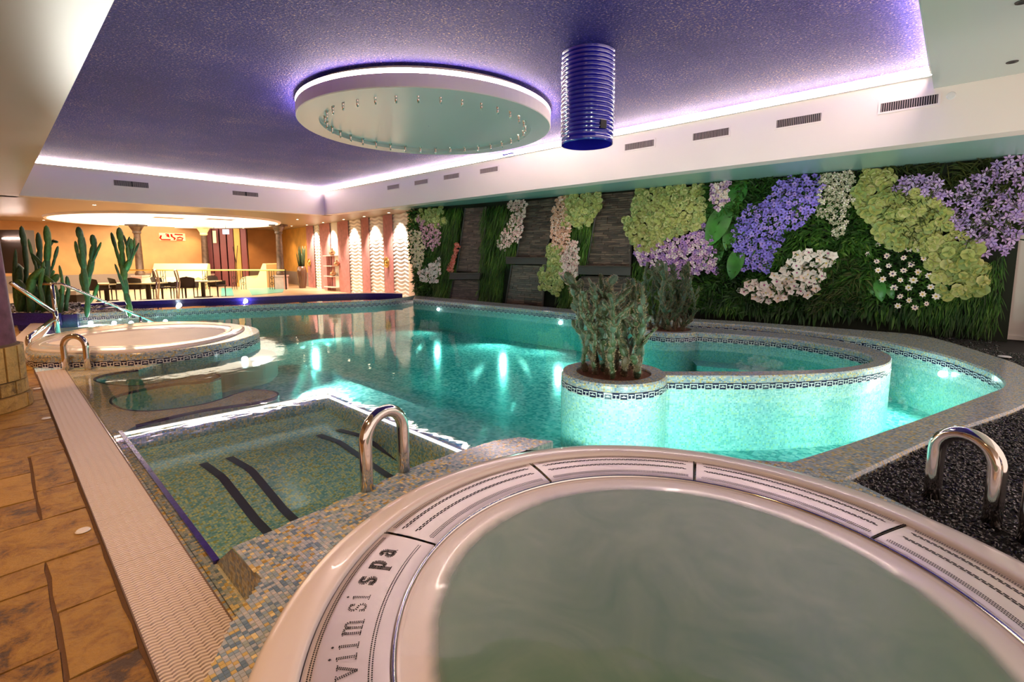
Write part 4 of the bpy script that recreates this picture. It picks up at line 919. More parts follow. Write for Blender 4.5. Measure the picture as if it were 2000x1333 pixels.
blades('hanging_grass', [[(1770, 590), (1850, 570), (1960, 490), (1955, 600), (1938, 645), (1840, 640), (1760, 612)]], 2000, .17, .012, 'hang', 'leaf', 'dark fine grass curtain hanging beside the white pillar')
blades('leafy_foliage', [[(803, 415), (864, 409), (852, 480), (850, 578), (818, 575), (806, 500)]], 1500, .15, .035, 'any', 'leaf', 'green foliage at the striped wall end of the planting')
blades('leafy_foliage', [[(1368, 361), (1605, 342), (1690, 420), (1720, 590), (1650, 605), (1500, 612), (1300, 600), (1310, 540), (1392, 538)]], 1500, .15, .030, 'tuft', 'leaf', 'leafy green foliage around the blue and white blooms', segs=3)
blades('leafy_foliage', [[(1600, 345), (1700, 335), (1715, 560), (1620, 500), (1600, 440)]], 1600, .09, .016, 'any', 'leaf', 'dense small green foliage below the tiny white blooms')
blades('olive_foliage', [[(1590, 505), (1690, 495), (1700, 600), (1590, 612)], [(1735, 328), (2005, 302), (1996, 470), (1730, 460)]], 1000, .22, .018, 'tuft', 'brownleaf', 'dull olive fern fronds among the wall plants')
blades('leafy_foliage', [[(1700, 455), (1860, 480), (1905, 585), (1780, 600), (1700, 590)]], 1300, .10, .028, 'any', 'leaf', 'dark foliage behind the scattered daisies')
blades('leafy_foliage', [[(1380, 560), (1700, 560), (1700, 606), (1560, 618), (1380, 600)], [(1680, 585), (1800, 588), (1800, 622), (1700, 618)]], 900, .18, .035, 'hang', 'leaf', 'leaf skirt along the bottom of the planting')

# broad leaves
t = thing('broad_leaf_plant', 'plant with very broad smooth green leaves between lilac and blue blooms', 'plant', wp_(1410, 440, .05))
def broad(a, b, w, off):
    A, B = wp_(*a, off), wp_(*b, off + .06); ax = B - A; L = ax.length; ax.normalize(); sd = ax.cross(N3).normalized(); mb = MB(); n = 9; vs = []
    wpx = w * (A.to_2d().dot(fh.to_2d())) / FPX
    for k in range(n + 1):
        t_ = k / n; ww = wpx / 2 * math.sin(PI * (t_ ** .85)) ** .7 if 0 < t_ < 1 else .004; c = A + ax * L * t_ + N3 * (.05 * math.sin(PI * t_))
        vs += [c - sd * ww + N3 * ww * .18, c - N3 * ww * .10, c + sd * ww + N3 * ww * .18]
    o = t.location
    mb.add([v - o for v in vs], [f for k in range(n) for f in ((3 * k, 3 * k + 1, 3 * k + 4, 3 * k + 3), (3 * k + 1, 3 * k + 2, 3 * k + 5, 3 * k + 4))])
    mb.build('leaf', 'bigleaf', t, True)
for a in (((1386, 356), (1380, 455), 34, .03), ((1424, 398), (1383, 482), 42, .10), ((1445, 352), (1440, 402), 34, .05), ((1424, 355), (1438, 432), 24, .03), ((1436, 436), (1418, 490), 26, .07), ((1447, 482), (1428, 547), 30, .09), ((1408, 462), (1402, 515), 22, .03), ((1410, 355), (1402, 420), 20, .01), ((1372, 470), (1380, 530), 20, .0)): broad(*a)
t = thing('broad_leaf_plant', 'small broad leaf plant low between blue blooms and daisies', 'plant', wp_(1720, 555, .05))
for a in (((1700, 545), (1712, 580), 18, .05), ((1715, 540), (1722, 590), 20, .08), ((1730, 550), (1745, 585), 14, .05)): broad(*a)

# blossoms
def star_mesh(n, r, w, mats, core=.22, cup=.25, pts=4):
    mb = MB()
    for i in range(n):
        a = 2 * PI * i / n; c, s = math.cos(a), math.sin(a); sx, sy = -s, c
        P0 = Vector((0, 0, .0)); P1 = Vector((c * r * .55 + sx * w, s * r * .55 + sy * w, r * cup)); P2 = Vector((c * r, s * r, r * cup * .9)); P3 = Vector((c * r * .55 - sx * w, s * r * .55 - sy * w, r * cup))
        mb.add([P0, P3, P2, P1], [(0, 1, 2, 3)], i % 2 if len(mats) > 2 else 0)
    ci = len(mats) - 1; mb.add([(core * r * math.cos(k * PI / 3), core * r * math.sin(k * PI / 3), r * cup * .35) for k in range(6)] + [(0, 0, r * cup * .8)], [(k, (k + 1) % 6, 6) for k in range(6)], ci)
    return mb.mesh('blossom', mats)
def bract_mesh(r, mats, seed):
    rr = random.Random(seed); mb = MB()
    for i in range(4):
        a = 2 * PI * i / 4 + rr.uniform(-.4, .4); c = Vector((math.cos(a) * r * .42, math.sin(a) * r * .42, rr.uniform(0, r * .25))); tilt = Matrix.Rotation(rr.uniform(.2, .7), 3, Vector((-math.sin(a), math.cos(a), 0))); R = r * rr.uniform(.62, .8)
        vs = [c + tilt @ Vector((R * math.cos(k * PI / 4), R * math.sin(k * PI / 4), 0)) for k in range(8)] + [c + tilt @ Vector((0, 0, -R * .28))]
        mb.add(vs, [(k, (k + 1) % 8, 8) for k in range(8)], i % len(mats))
    return mb.mesh('blossom', mats)
def cluster(polys, meshes, dmin, nmax, label, off=(.10, .18), sc=(.8, 1.2), face=.5, group=None):
    allp = [p for q in polys for p in q]; cx = sum(p[0] for p in allp) / len(allp); cy = sum(p[1] for p in allp) / len(allp); base = wp_(cx, cy, .08)
    t = thing('flower_cluster', label, 'flowers', base, 0, group or 'flower patches on the planted wall'); pts = []; n = 0; tries = 0; jt = min(3.2, .05 * (max(p[0] for p in polys[0]) - min(p[0] for p in polys[0])))
    while n < nmax and tries < 6000:
        tries += 1; q = inpx(rw.choice(polys)) if len(polys) > 1 else inpx(polys[0])
        if math.sin(q[0] * .21 + 2 * math.sin(q[1] * .09)) * math.sin(q[1] * .24 + 1.7 * math.sin(q[0] * .08)) > .72: continue
        p = wp_(q[0] + rw.gauss(0, jt), q[1] + rw.gauss(0, jt), rw.uniform(*off))
        if p.z > SZ - .04: continue
        if any((p - o).length < dmin for o in pts): continue
        pts.append(p); n += 1
        nz = (N3 + U3 * rw.gauss(0, face) * .6 + Z3 * rw.gauss(.05, face) * .6 + Vector((0, -.2, 0))).normalized(); xx = Z3.cross(nz).normalized(); yy = nz.cross(xx)
        R = Matrix((xx, yy, nz)).transposed() @ Matrix.Rotation(rw.uniform(0, 6.28), 3, 'Z')
        kid('blossom', rw.choice(meshes), t, p - base, R, rw.uniform(*sc))
    return t
lime = [bract_mesh(.075, ['p_lime', 'p_lime2'], 1), bract_mesh(.07, ['p_lime2', 'p_lime3'], 2), bract_mesh(.08, ['p_lime', 'p_lime3', 'p_lime2'], 3)]
lilac = [star_mesh(5, .045, .02, ['p_lilac', 'p_lilac3', 'p_core']), star_mesh(5, .05, .02, ['p_lilac2', 'p_lilac', 'p_core']), star_mesh(4, .045, .024, ['p_lilac3', 'p_white', 'p_lilac2'])]
blue = [star_mesh(5, .055, .022, ['p_blue', 'p_blue2', 'p_core']), star_mesh(5, .06, .024, ['p_blue2', 'p_blue', 'p_core']), star_mesh(5, .05, .02, ['p_blue3', 'p_blue2', 'p_core'])]
lav = [star_mesh(6, .072, .017, ['p_star', 'p_star2', 'p_core'], .15), star_mesh(6, .078, .018, ['p_star2', 'p_star', 'p_core'], .15), star_mesh(6, .068, .017, ['p_star3', 'p_star', 'p_core'], .15)]
orch = [star_mesh(5, .075, .036, ['p_white', 'p_white', 'p_mag'], .2, .3), star_mesh(5, .08, .036, ['p_white', 'p_pale', 'p_yel'], .16, .3), star_mesh(5, .07, .034, ['p_white', 'p_white', 'p_pale'], .2, .3)]
daisy = [star_mesh(7, .05, .015, ['p_white', 'p_white', 'p_yel'], .3, .15), star_mesh(7, .045, .014, ['p_white', 'p_pale', 'p_core'], .3, .15)]
pinkm = [star_mesh(5, .042, .02, ['p_pale', 'p_white', 'p_pink']), star_mesh(4, .045, .02, ['p_pink', 'p_pale', 'p_mauve'])]
peach = [star_mesh(4, .045, .02, ['p_peach', 'p_pale', 'p_pink']), star_mesh(4, .045, .02, ['p_peach', 'p_peach', 'p_mauve'])]
mauve = [star_mesh(5, .045, .022, ['p_mauve', 'p_pale', 'p_core']), star_mesh(5, .045, .022, ['p_mauve', 'p_mauve', 'p_pale'])]
cream = [star_mesh(5, .05, .024, ['p_cream', 'p_pale', 'p_yel']), star_mesh(5, .05, .024, ['p_cream', 'p_cream', 'p_pink'])]
white = [star_mesh(5, .06, .03, ['p_white', 'p_white', 'p_pale']), star_mesh(5, .06, .03, ['p_white', 'p_pale', 'p_pink'])]
red = [star_mesh(4, .05, .02, ['p_red2', 'p_red', 'p_red']), star_mesh(4, .05, .02, ['p_red', 'p_red2', 'p_pale'])]
sage = [star_mesh(6, .045, .013, ['p_sage', 'p_white', 'p_lime2'], .2), star_mesh(5, .04, .013, ['p_sage', 'p_sage', 'p_pale'], .2)]
cluster([[(815, 413), (862, 410), (866, 434), (848, 442), (820, 434)]], lime, .075, 60, 'small lime green bloom patch at the top, nearest the striped wall')
cluster([[(823, 442), (860, 438), (858, 478), (845, 488), (829, 483)], [(814, 425), (826, 432), (824, 444)]], mauve, .055, 150, 'mauve pink bloom patch under the small lime one')
cluster([[(802, 452), (824, 455), (829, 500), (822, 525), (808, 520), (802, 480)]], cream, .065, 130, 'cream bloom strip bordering the striped wall end')
cluster([[(820, 532), (840, 520), (857, 507), (861, 530), (845, 553), (825, 545)]], white, .065, 90, 'compact white bloom patch low by the striped wall end')
cluster([[(876, 529), (884, 500), (893, 474), (898, 480), (890, 500), (884, 530)]], red, .05, 60, 'narrow coral red bloom streak beside the first slate waterfall')
cluster([[(993, 396), (1027, 393), (1022, 425), (1014, 465), (996, 478), (978, 490), (970, 480), (990, 450), (1003, 420)]], pinkm, .05, 190, 'pale pink blooms hanging above and left of the second slate waterfall'.replace(' left of', ' beside'))
cluster([[(1088, 387), (1108, 385), (1104, 430), (1114, 440), (1108, 480), (1098, 498), (1080, 485), (1077, 440)]], peach, .05, 210, 'tall peach orange bloom strip between the second and third slate waterfalls')
cluster([[(1108, 385), (1170, 380), (1166, 408), (1150, 430), (1128, 436), (1106, 436)]], lime, .085, 90, 'lime green bloom patch at the top beside the peach strip')
cluster([[(1074, 487), (1092, 482), (1094, 510), (1096, 556), (1085, 572), (1062, 562), (1055, 535), (1066, 518)]], lime, .08, 90, 'lime green bloom patch hanging low over the second waterfall')
cluster([[(1096, 505), (1110, 482), (1125, 468), (1127, 500), (1130, 532), (1110, 552), (1096, 540)]], pinkm, .05, 170, 'pale pink bloom patch touching the third slate ledge')
cluster([[(1245, 372), (1368, 360), (1372, 430), (1350, 448), (1300, 462), (1262, 492), (1242, 480), (1224, 440), (1238, 420)]], lime, .082, 290, 'largest lime green bloom patch beside the third slate waterfall')
cluster([[(1268, 495), (1300, 470), (1345, 458), (1383, 443), (1392, 480), (1396, 534), (1375, 530), (1345, 540), (1332, 556), (1320, 532), (1272, 520)], [(1246, 488), (1258, 490), (1260, 512), (1250, 508)]], lilac, .052, 299, 'lilac purple bloom patch right under the largest lime one')
cluster([[(1394, 358), (1421, 355), (1421, 388), (1400, 408), (1391, 392)]], [pinkm[0], lilac[2], lilac[0]], .048, 80, 'small pale pink bloom tuft at the top beside the broad leaves')
cluster([[(1545, 346), (1601, 340), (1600, 388), (1572, 428), (1535, 455), (1508, 500), (1500, 526), (1450, 526), (1450, 505), (1432, 480), (1445, 430), (1462, 408), (1495, 400), (1520, 370)]], blue, .066, 290, 'violet blue bloom patch running diagonally up to the ceiling')
cluster([[(1603, 342), (1668, 335), (1660, 380), (1650, 410), (1640, 462), (1630, 455), (1625, 425), (1606, 425), (1601, 380)]], sage, .055, 150, 'loose patch of tiny whitish blooms right of the violet blue ones'.replace('right of', 'next to'))
cluster([[(1692, 328), (1735, 325), (1737, 372), (1790, 378), (1838, 398), (1852, 432), (1900, 482), (1928, 515), (1925, 560), (1880, 582), (1838, 566), (1815, 500), (1790, 478), (1760, 484), (1722, 468), (1706, 440), (1676, 405), (1668, 378), (1690, 360)]], [bract_mesh(.10, ['p_lime', 'p_lime3'], 5), bract_mesh(.095, ['p_lime', 'p_lime2'], 6)], .10, 230, 'long lime green bloom patch nearest the white pillar')
cluster([[(1860, 372), (1920, 342), (1975, 308), (2003, 300), (2003, 420), (1985, 470), (1955, 496), (1900, 484), (1862, 440), (1835, 400)], [(1750, 368), (1768, 350), (1800, 348), (1832, 352), (1838, 384), (1800, 372)]], lav, .08, 260, 'lavender star shaped blooms in the upper corner above the white pillar')
cluster([[(1700, 475), (1760, 482), (1815, 490), (1842, 580), (1800, 600), (1752, 590), (1722, 545), (1700, 500)]], daisy, .13, 58, 'sparse white daisies scattered on dark foliage', sc=(.9, 1.3))
cluster([[(1450, 565), (1458, 552), (1490, 562), (1528, 538), (1545, 512), (1556, 500), (1592, 492), (1600, 520), (1592, 562), (1576, 576), (1540, 572), (1500, 590), (1476, 580)], [(1598, 500), (1625, 496), (1618, 512), (1600, 514)]], orch, .085, 130, 'white orchid like blooms with rosy throats sweeping low above the gravel')

# slate waterfalls
def lerp4(q, s, t_): return q[0].lerp(q[1], s).lerp(q[3].lerp(q[2], s), t_)
def slatewall(upper, ledge, lower, label):
    base = wp_((lower[0][0] + lower[1][0]) / 2, lower[0][1], .05); t = thing('slate_waterfall', label, 'water feature', base, 0, 'slate waterfalls')
    for nm, quad, off, rows in (('upper_slates', upper, .06, 34), ('lower_slates', lower, .12, 20)):
        q = [wp_(x, y, off) for x, y in quad]; mb = MB(); W_ = (q[1] - q[0]).length
        mb.face([p - N3 * .02 - base for p in q])
        for r in range(rows):
            s = 0
            while s < 1:
                e = min(1, s + rw.uniform(.12, .42) / W_); t0, t1 = (r + .06) / rows, (r + .94) / rows; pr_ = rw.uniform(.002, .018) if nm[0] == 'u' else rw.uniform(.001, .006)
                c = [lerp4(q, s + .002, t0), lerp4(q, e - .002, t0), lerp4(q, e - .002, t1), lerp4(q, s + .002, t1)]
                vs = [p - base - N3 * .02 for p in c] + [p - base + N3 * pr_ for p in c]
                mb.add(vs, [(4, 5, 6, 7), (0, 1, 5, 4), (1, 2, 6, 5), (2, 3, 7, 6), (3, 0, 4, 7)], 0, None, rw.uniform(.05, 1)); s = e
        mb.build(nm, 'slate', t, kind='stuff')
        for i, j in ((0, 3), (1, 2)):
            mb = MB(); a, b_ = q[i] - base + N3 * .02, q[j] - base + N3 * .02; mb.tube([a, b_], .022, 4); mb.build('side_rail', 'slateframe', t)
    q = [wp_(x, y, .20) for x, y in ledge]; mb = MB(); c = [p - base for p in q]
    vs = c + [p - N3 * .16 for p in c]; mb.add(vs, [(0, 1, 2, 3), (7, 6, 5, 4), (1, 0, 4, 5), (2, 1, 5, 6), (3, 2, 6, 7), (0, 3, 7, 4)]); mb.build('ledge_trough', 'slateframe', t)
    mb = MB(); a, b_ = c[3], c[2]; mb.tube([a + N3 * .01, b_ + N3 * .01], .014, 4); mb.build('ledge_lip', plain('ledge_lip', (.09, .07, .06), .3), t)
slatewall([(893, 530), (943, 532), (950, 404), (910, 407)], [(877, 546), (936, 546), (938, 534), (878, 534)], [(879, 586), (934, 591), (937, 547), (886, 547)], 'slate waterfall panel nearest the striped wall')
slatewall([(1010, 501), (1066, 503), (1090, 386), (1028, 394)], [(988, 516), (1067, 517), (1068, 504), (988, 503)], [(988, 594), (1060, 601), (1066, 519), (1000, 518)], 'slate waterfall panel between pale pink and peach blooms')
slatewall([(1147, 519), (1231, 521), (1240, 374), (1171, 380)], [(1129, 536), (1231, 539), (1232, 521), (1129, 520)], [(1128, 605), (1218, 614), (1232, 540), (1138, 540)], 'widest slate waterfall panel, behind the cactus planter')

# ================================================================== cacti
def seg_mesh(r, flat, L, mats, spines, seed):
    rr = random.Random(seed); mb = MB(); mb.ball((0, 0, L / 2), (r, r * flat, L / 2 * 1.08), 0, 8)
    for i in range(spines):
        a = rr.uniform(0, 6.28); z = rr.uniform(.1, .95) * L; e = math.sqrt(max(.05, 1 - (2 * z / L - 1) ** 2)); p = Vector((r * e * math.cos(a), r * flat * e * math.sin(a), z)); d_ = Vector((math.cos(a), math.sin(a), rr.uniform(-.4, .6))) * rr.uniform(.012, .022)
        mb.add([p + Vector((0, 0, .0012)), p - Vector((0, 0, .0012)), p + d_], [(0, 1, 2)], 1)
    return mb.mesh('cactus_pad', mats, False)
pads = [seg_mesh(.036, .50, .115, [mt, 'spine'], 70, i) for i, mt in enumerate(('cactus', 'cactus', 'cactus_blue', 'cactus_old'))]
for me in pads:
    for p in me.polygons:
        if p.material_index == 0: p.use_smooth = True
def bush(center, z, rad, height, stems, label, seed, sc=1.0):
    rr = random.Random(seed); t = thing('cactus', label, 'cactus', (center.x, center.y, z)); placed = []; cap = [0]
    def put(p, zz, s):
        xx = zz.orthogonal().normalized(); yy0 = zz.cross(xx); a = rr.uniform(0, 6.28); xx = xx * math.cos(a) + yy0 * math.sin(a); yy = zz.cross(xx)
        m_ = pads[3] if p.z < height * .2 and rr.random() < .6 else (pads[2] if rr.random() < .3 else pads[rr.randrange(2)])
        placed.append((m_, p - zz * .008, Matrix((xx, yy, zz)).transposed(), s))
    def grow(p, d, lvl, s, side=0):
        if p.z > height * rr.uniform(.85, 1.05) or lvl > 13 or len(placed) > cap[0]: return
        zz = d.normalized(); put(p, zz, s); e = p + zz * .094 * s
        if side and lvl >= side: return
        grow(e, zz + Vector((rr.gauss(0, .26), rr.gauss(0, .26), .26)), lvl + 1, s * rr.uniform(.93, 1.04), side)
        for q in range(2):
            if rr.random() < .42: a = rr.uniform(0, 6.28); grow(e - zz * .03 * s, (zz * .35 + Vector((math.cos(a) * .8, math.sin(a) * .8, .35))), lvl + 1, s * rr.uniform(.6, .85), lvl + rr.choice((1, 2, 2, 4)))
    for i in range(stems):
        cap[0] = len(placed) + 75; a = 2.4 * i; r = rad * math.sqrt((i + .5) / stems); p = Vector((r * math.cos(a), r * math.sin(a), -.01))
        grow(p, Vector((p.x * .9 + rr.gauss(0, .08), p.y * .9 + rr.gauss(0, .08), 1)), 0, rr.uniform(.85, 1.3) * sc)
    cam_ = Vector((-center.x, -center.y, 0)).normalized(); placed.sort(key=lambda q: -(q[1].dot(cam_)))
    for m_, p, R, s in placed[:285]: kid('cactus_pad', m_, t, p, R, s)
    mb = MB()
    for m_, p, R, s in placed[285:]:
        mi = pads.index(m_); k = {0: 0, 1: 0, 2: 1, 3: 2}[mi]; vs = [p + R @ (v.co * s) for v in m_.vertices]
        o_ = len(mb.v); mb.v += [tuple(v) for v in vs]
        for f in m_.polygons: mb.f.append([o_ + q for q in f.vertices]); mb.m.append(k if f.material_index == 0 else 3); mb.t.append(0); mb.uv.append([(0, 0)] * len(f.vertices))
    if mb.f: mb.build('inner_pads', ['cactus', 'cactus_blue', 'cactus_old', 'spine'], t, kind='stuff')
    return t
bush(PA_C, ZC - .01, .29, .93, 17, 'spiny branching cactus in the near round planter of the pool island', 4, 1.0)
bush(PB_C, ZC - .01, .27, 1.04, 17, 'dense cactus in the far round planter of the pool island', 9, 1.0)
M['cactus_t1'] = plain('tall_cactus_skin', (.07, .15, .03), .5, var=.35, vscale=8); M['cactus_t2'] = plain('tall_cactus_dark_skin', (.035, .09, .03), .5, var=.35, vscale=8)
tall = [seg_mesh(.5, .75, 1.0, [mt, 'spine'], 0, 40 + i) for i, mt in enumerate(('cactus_t1', 'cactus_t2', 'cactus_t1', 'cactus_t2'))]
for me in tall: 
    for p in me.polygons: p.use_smooth = True
def pxcactus(stems, depth, label, base_px, zb, seed):
    rr = random.Random(seed); b0 = P(base_px[0], base_px[1], zb); t = thing('tall_cactus', label, 'cactus', b0, 0, 'tall cacti by the stairs')
    for st, w in stems:
        dj = depth + rr.uniform(-.25, .25); pts_ = [PD(x, y, dj + rr.uniform(-.03, .03)) for x, y in st]
        for a, b_ in zip(pts_, pts_[1:]):
            ax = b_ - a; L = ax.length; n = max(1, int(L / .26)); 
            for k in range(n):
                p = a.lerp(b_, k / n); l = L / n * 1.5; zz = ax.normalized(); xx = zz.orthogonal().normalized(); yy = zz.cross(xx); ww = w * dj / FPX * rr.uniform(.85, 1.2)
                o = bpy.data.objects.new('cactus_stem', rr.choice(tall)); COL.objects.link(o); o.parent = t
                o.matrix_local = Matrix.Translation(p - b0 - zz * l * .17) @ Matrix((xx, yy, zz)).transposed().to_4x4() @ Matrix.Diagonal((ww, ww, l, 1))
    return t
pxcactus([([(45, 603), (50, 560), (52, 520), (48, 480), (43, 450)], 10), ([(62, 605), (66, 560), (75, 520), (78, 490), (75, 462)], 10), ([(86, 605), (88, 560), (92, 510), (94, 475), (91, 448)], 12), ([(76, 560), (70, 520), (63, 500), (57, 474)], 6), ([(93, 540), (103, 520), (107, 505), (112, 486)], 6), ([(96, 482), (103, 471), (111, 473)], 7),
          ([(38, 603), (34, 565), (38, 530)], 15), ([(52, 600), (60, 570), (46, 540), (34, 520)], 15), ([(72, 606), (80, 572), (90, 545), (102, 532)], 15), ([(62, 606), (58, 575), (64, 545), (80, 528)], 15), ([(48, 605), (44, 575), (58, 550), (70, 540)], 14), ([(98, 606), (96, 575), (104, 550)], 14), ([(118, 608), (122, 575), (121, 545), (117, 524)], 7), ([(108, 606), (112, 580), (104, 555), (86, 540)], 11), ([(30, 590), (28, 550), (30, 500)], 9), ([(84, 590), (78, 560), (84, 520), (66, 500)], 9), ([(40, 608), (46, 575), (36, 552)], 17), ([(60, 608), (70, 575), (58, 555), (70, 535)], 17), ([(92, 610), (90, 580), (98, 555), (110, 540)], 16), ([(78, 610), (72, 585), (84, 560)], 16), ([(110, 612), (112, 590), (108, 565)], 14), ([(128, 612), (130, 590), (134, 565), (131, 545)], 8), ([(100, 606), (112, 585), (122, 565)], 10)], 9.6, 'thicket of tall cacti between the mauve column and the stairs', (75, 600), .2, 2)
pxcactus([([(170, 614), (171, 590), (168, 560), (163, 525), (160, 490), (157, 465), (154, 448)], 12), ([(168, 565), (175, 535), (180, 505), (184, 480), (181, 463)], 13), ([(166, 545), (164, 505), (162, 470)], 10), ([(160, 522), (151, 495), (148, 476)], 7), ([(181, 512), (190, 492), (196, 477)], 5), ([(172, 595), (184, 578), (190, 560)], 9), ([(170, 580), (162, 560), (158, 540)], 10)], 9.0, 'middle of the three tall cacti, upright with several arms', (171, 612), .2, 3)
pxcactus([([(253, 614), (252, 595), (246, 572), (243, 545), (241, 520), (238, 490), (236, 470), (233, 450)], 12), ([(243, 538), (233, 510), (225, 482), (219, 460)], 8), ([(244, 532), (254, 508), (257, 485), (255, 470)], 13), ([(256, 508), (264, 492), (270, 478)], 5), ([(250, 502), (248, 482), (243, 464)], 6), ([(258, 500), (263, 482), (262, 468)], 4), ([(240, 556), (232, 536), (226, 520)], 6), ([(248, 480), (252, 466)], 5)], 9.1, 'tall cactus at the corner of the raised pool, splayed into a fan of arms', (252, 612), .2, 6)
# gravel bed with pale pebbles by the stairs
kb = [P(36, 612, .2).to_2d(), P(106, 613, .2).to_2d()]
t = thing('planting_bed', '', '', kind='structure')
bed = [Vector((-1.2, 14.6)), kb[0], kb[1], P(150, 611, .2).to_2d(), P(160, 604, .2).to_2d(), P(200, 599, .2).to_2d(), Vector((2.0, 14.6)), Vector((.6, 17))]
mb = MB(); mb.prism(bed, -.2, .17, 0, 1); mb.build('bed_soil', ['soil_dark', 'blue_tile'], t)
a, b_ = kb; d_ = b_ - a; mb = MB(); mb.box(((a.x + b_.x) / 2, (a.y + b_.y) / 2, .09), (d_.length + .2, .08, .23), math.atan2(d_.y, d_.x)); mb.build('kerb_wall', 'blue_tile', t)
mb = MB()
for k in range(1500):
    x, y = rg.uniform(-.8, 2.6), rg.uniform(12.3, 15.5)
    if inside((x, y), bed): pebble(mb, x, y, .18, rg.uniform(.03, .06), rg.random())
for k in range(900):
    q = (rg.uniform(108, 300), 0); yy = 611 - (q[0] - 108) * .02 - rg.uniform(0, 4); p = P(q[0], yy, .155); pebble(mb, p.x, p.y, .158, rg.uniform(.012, .028), rg.random())
mb.build('pale_pebbles', 'pebble_w', t, kind='stuff')

# ================================================================== lounge beyond the raised pool
ZL = -.15
mb = MB(); mb.face([(-7, 12.8, ZL), (11.5, 12.8, ZL), (11.5, 28, ZL), (-7, 28, ZL)]); struct('lounge_floor', mb, 'farfloor')
FY = 27.0
mb = MB(); mb.box((2, FY + .05, 1.25), (19, .1, 2.85)); struct('wall_back', mb, 'ochre')
mb = MB(); mb.box((2, FY - .03, ZL + .33), (19, .06, .66)); struct('baseboard_back', mb, 'dado')
mb = MB(); mb.box((-6.5, 18, 1.25), (.1, 20, 2.85)); struct('wall_left', mb, 'ochre')
mb = MB(); mb.box((-3.2, 7.0, 1.25), (.1, 12.5, 2.85)); struct('wall_left', mb, 'ochre')
# right-hand amber wall with the door
RA, RB = Vector((10.05, 21.4)), Vector((10.7, 27.0)); d_ = RB - RA
mb = MB(); mb.box(((RA.x + RB.x) / 2 + .05, (RA.y + RB.y) / 2, 1.25), (d_.length, .1, 2.85), math.atan2(d_.y, d_.x)); struct('wall_lounge_right', mb, 'orange').name = 'wall_right'
mb = MB(); mb.box(((RA.x + RB.x) / 2 + .01, (RA.y + RB.y) / 2, ZL + .33), (d_.length, .08, .66), math.atan2(d_.y, d_.x)); struct('baseboard_right', mb, 'dado')
def slabpx(x0, x1, a, b, z0, z1, thick, off=0):
    """an upright slab on the vertical plane a-b between two picture columns"""
    p, q = PV(x0, 500, a, b, off), PV(x1, 500, a, b, off); d = (q - p).to_2d(); return p.to_2d(), q.to_2d(), d
t = thing('door_1', '', '', kind='structure'); p, q, d = slabpx(489, 512, RA, RB, 0, 0, 0, .05); n_ = Vector((-d.y, d.x)).normalized()
zt = PV(500, 474, RA, RB, .05).z
mb = MB()
for s in (0, 1): c = p.lerp(q, s); mb.box((c.x, c.y, (ZL + zt) / 2), (.09, .1, zt - ZL), math.atan2(d.y, d.x))
c = p.lerp(q, .5); mb.box((c.x, c.y, zt), (d.length + .09, .1, .09), math.atan2(d.y, d.x)); mb.build('door_frame', 'white_tile', t)
M['daypane'] = glow('daylit_pane', (.75, .86, .8), .75)
mb = MB(); mb.box((c.x, c.y, (ZL + zt) / 2), (d.length - .05, .03, zt - ZL - .05), math.atan2(d.y, d.x)); mb.build('pane', 'daypane', t)
for f in (.38, .80): mb = MB(); e = p.lerp(q, f); mb.box((e.x - .05, e.y, (ZL + zt) / 2), (d.length * .17, .04, zt - ZL - .1), math.atan2(d.y, d.x)); mb.build('curtain', 'dark_tile', t)

# striped wall
SA, SB = Vector((8.95, 12.4)), Vector((10.0, 21.35)); sd_ = SB - SA; sang = math.atan2(sd_.y, sd_.x); sn = Vector((-abs(sd_.y), sd_.x)).normalized()
mb = MB(); mid = (SA + SB) / 2 - sn * .12; mb.box((mid.x, mid.y, 1.25), (sd_.length, .1, 2.85), sang); o = struct('wall_striped', mb, 'whitewave'); o.name = 'wall_right'
def stripe_pink(x0, x1, idx):
    p, q, d = slabpx(x0, x1, SA, SB, 0, 0, 0, .06); c = (p + q) / 2; mb = MB(); L = d.length; vs = []; n = 8
    for z in (ZL, SZ):
        for k in range(n + 1): u = -L / 2 + L * k / n; vs.append((u, .035 * math.cos(u / L * PI), z))
    mb.add(vs, [(k, k + 1, n + 2 + k, n + 1 + k) for k in range(n)]); ang = math.atan2(d.y, d.x)
    o = mb.build('pink_stripe', 'pinkwall', o_str, True); o.location = (c.x, c.y, 0)
    # local y must face the room
    yv = Vector((-math.sin(ang), math.cos(ang)));
    if yv.dot(sn) < 0: ang += PI
    o.rotation_euler.z = ang
def stripe_wave(x0, x1, cols=28, rows=None):
    p, q, d = slabpx(x0, x1, SA, SB, 0, 0, 0, .0); c = (p + q) / 2; mb = MB(); L = d.length; vs = []; nr = 150
    for j in range(nr + 1):
        z = ZL + (SZ - ZL) * j / nr
        for k in range(cols + 1):
            u = -L / 2 + L * k / cols; ph = (z + .06 * (abs(math.cos(u / L * PI * 2)) - .5)) / .125; fr = ph - math.floor(ph)
            vs.append((u, .024 * (.5 + .5 * math.cos(2 * PI * fr)), z))
    mb.add(vs, [(j * (cols + 1) + k, j * (cols + 1) + k + 1, (j + 1) * (cols + 1) + k + 1, (j + 1) * (cols + 1) + k) for j in range(nr) for k in range(cols)]); ang = math.atan2(d.y, d.x)
    o = mb.build('wave_relief', 'whitewave', o_str, True); o.location = (c.x, c.y, 0)
    if Vector((-math.sin(ang), math.cos(ang))).dot(sn) < 0: ang += PI
    o.rotation_euler.z = ang
o_str = o
for a, b_ in ((600, 614), (626, 646), (661, 682), (707, 722), (750, 768)): stripe_pink(a, b_, 0)
for a, b_ in ((614, 626), (682, 707), (722, 750), (768, 799)): stripe_wave(a, b_)
p, q, d = slabpx(646, 661, SA, SB, 0, 0, 0, .0); mb = MB(); c = (p + q) / 2; ang = math.atan2(d.y, d.x)
mb.box((c.x, c.y, 1.25), (d.length, .02, 2.8), ang); mb.build('niche_back', 'whitewave', o_str)
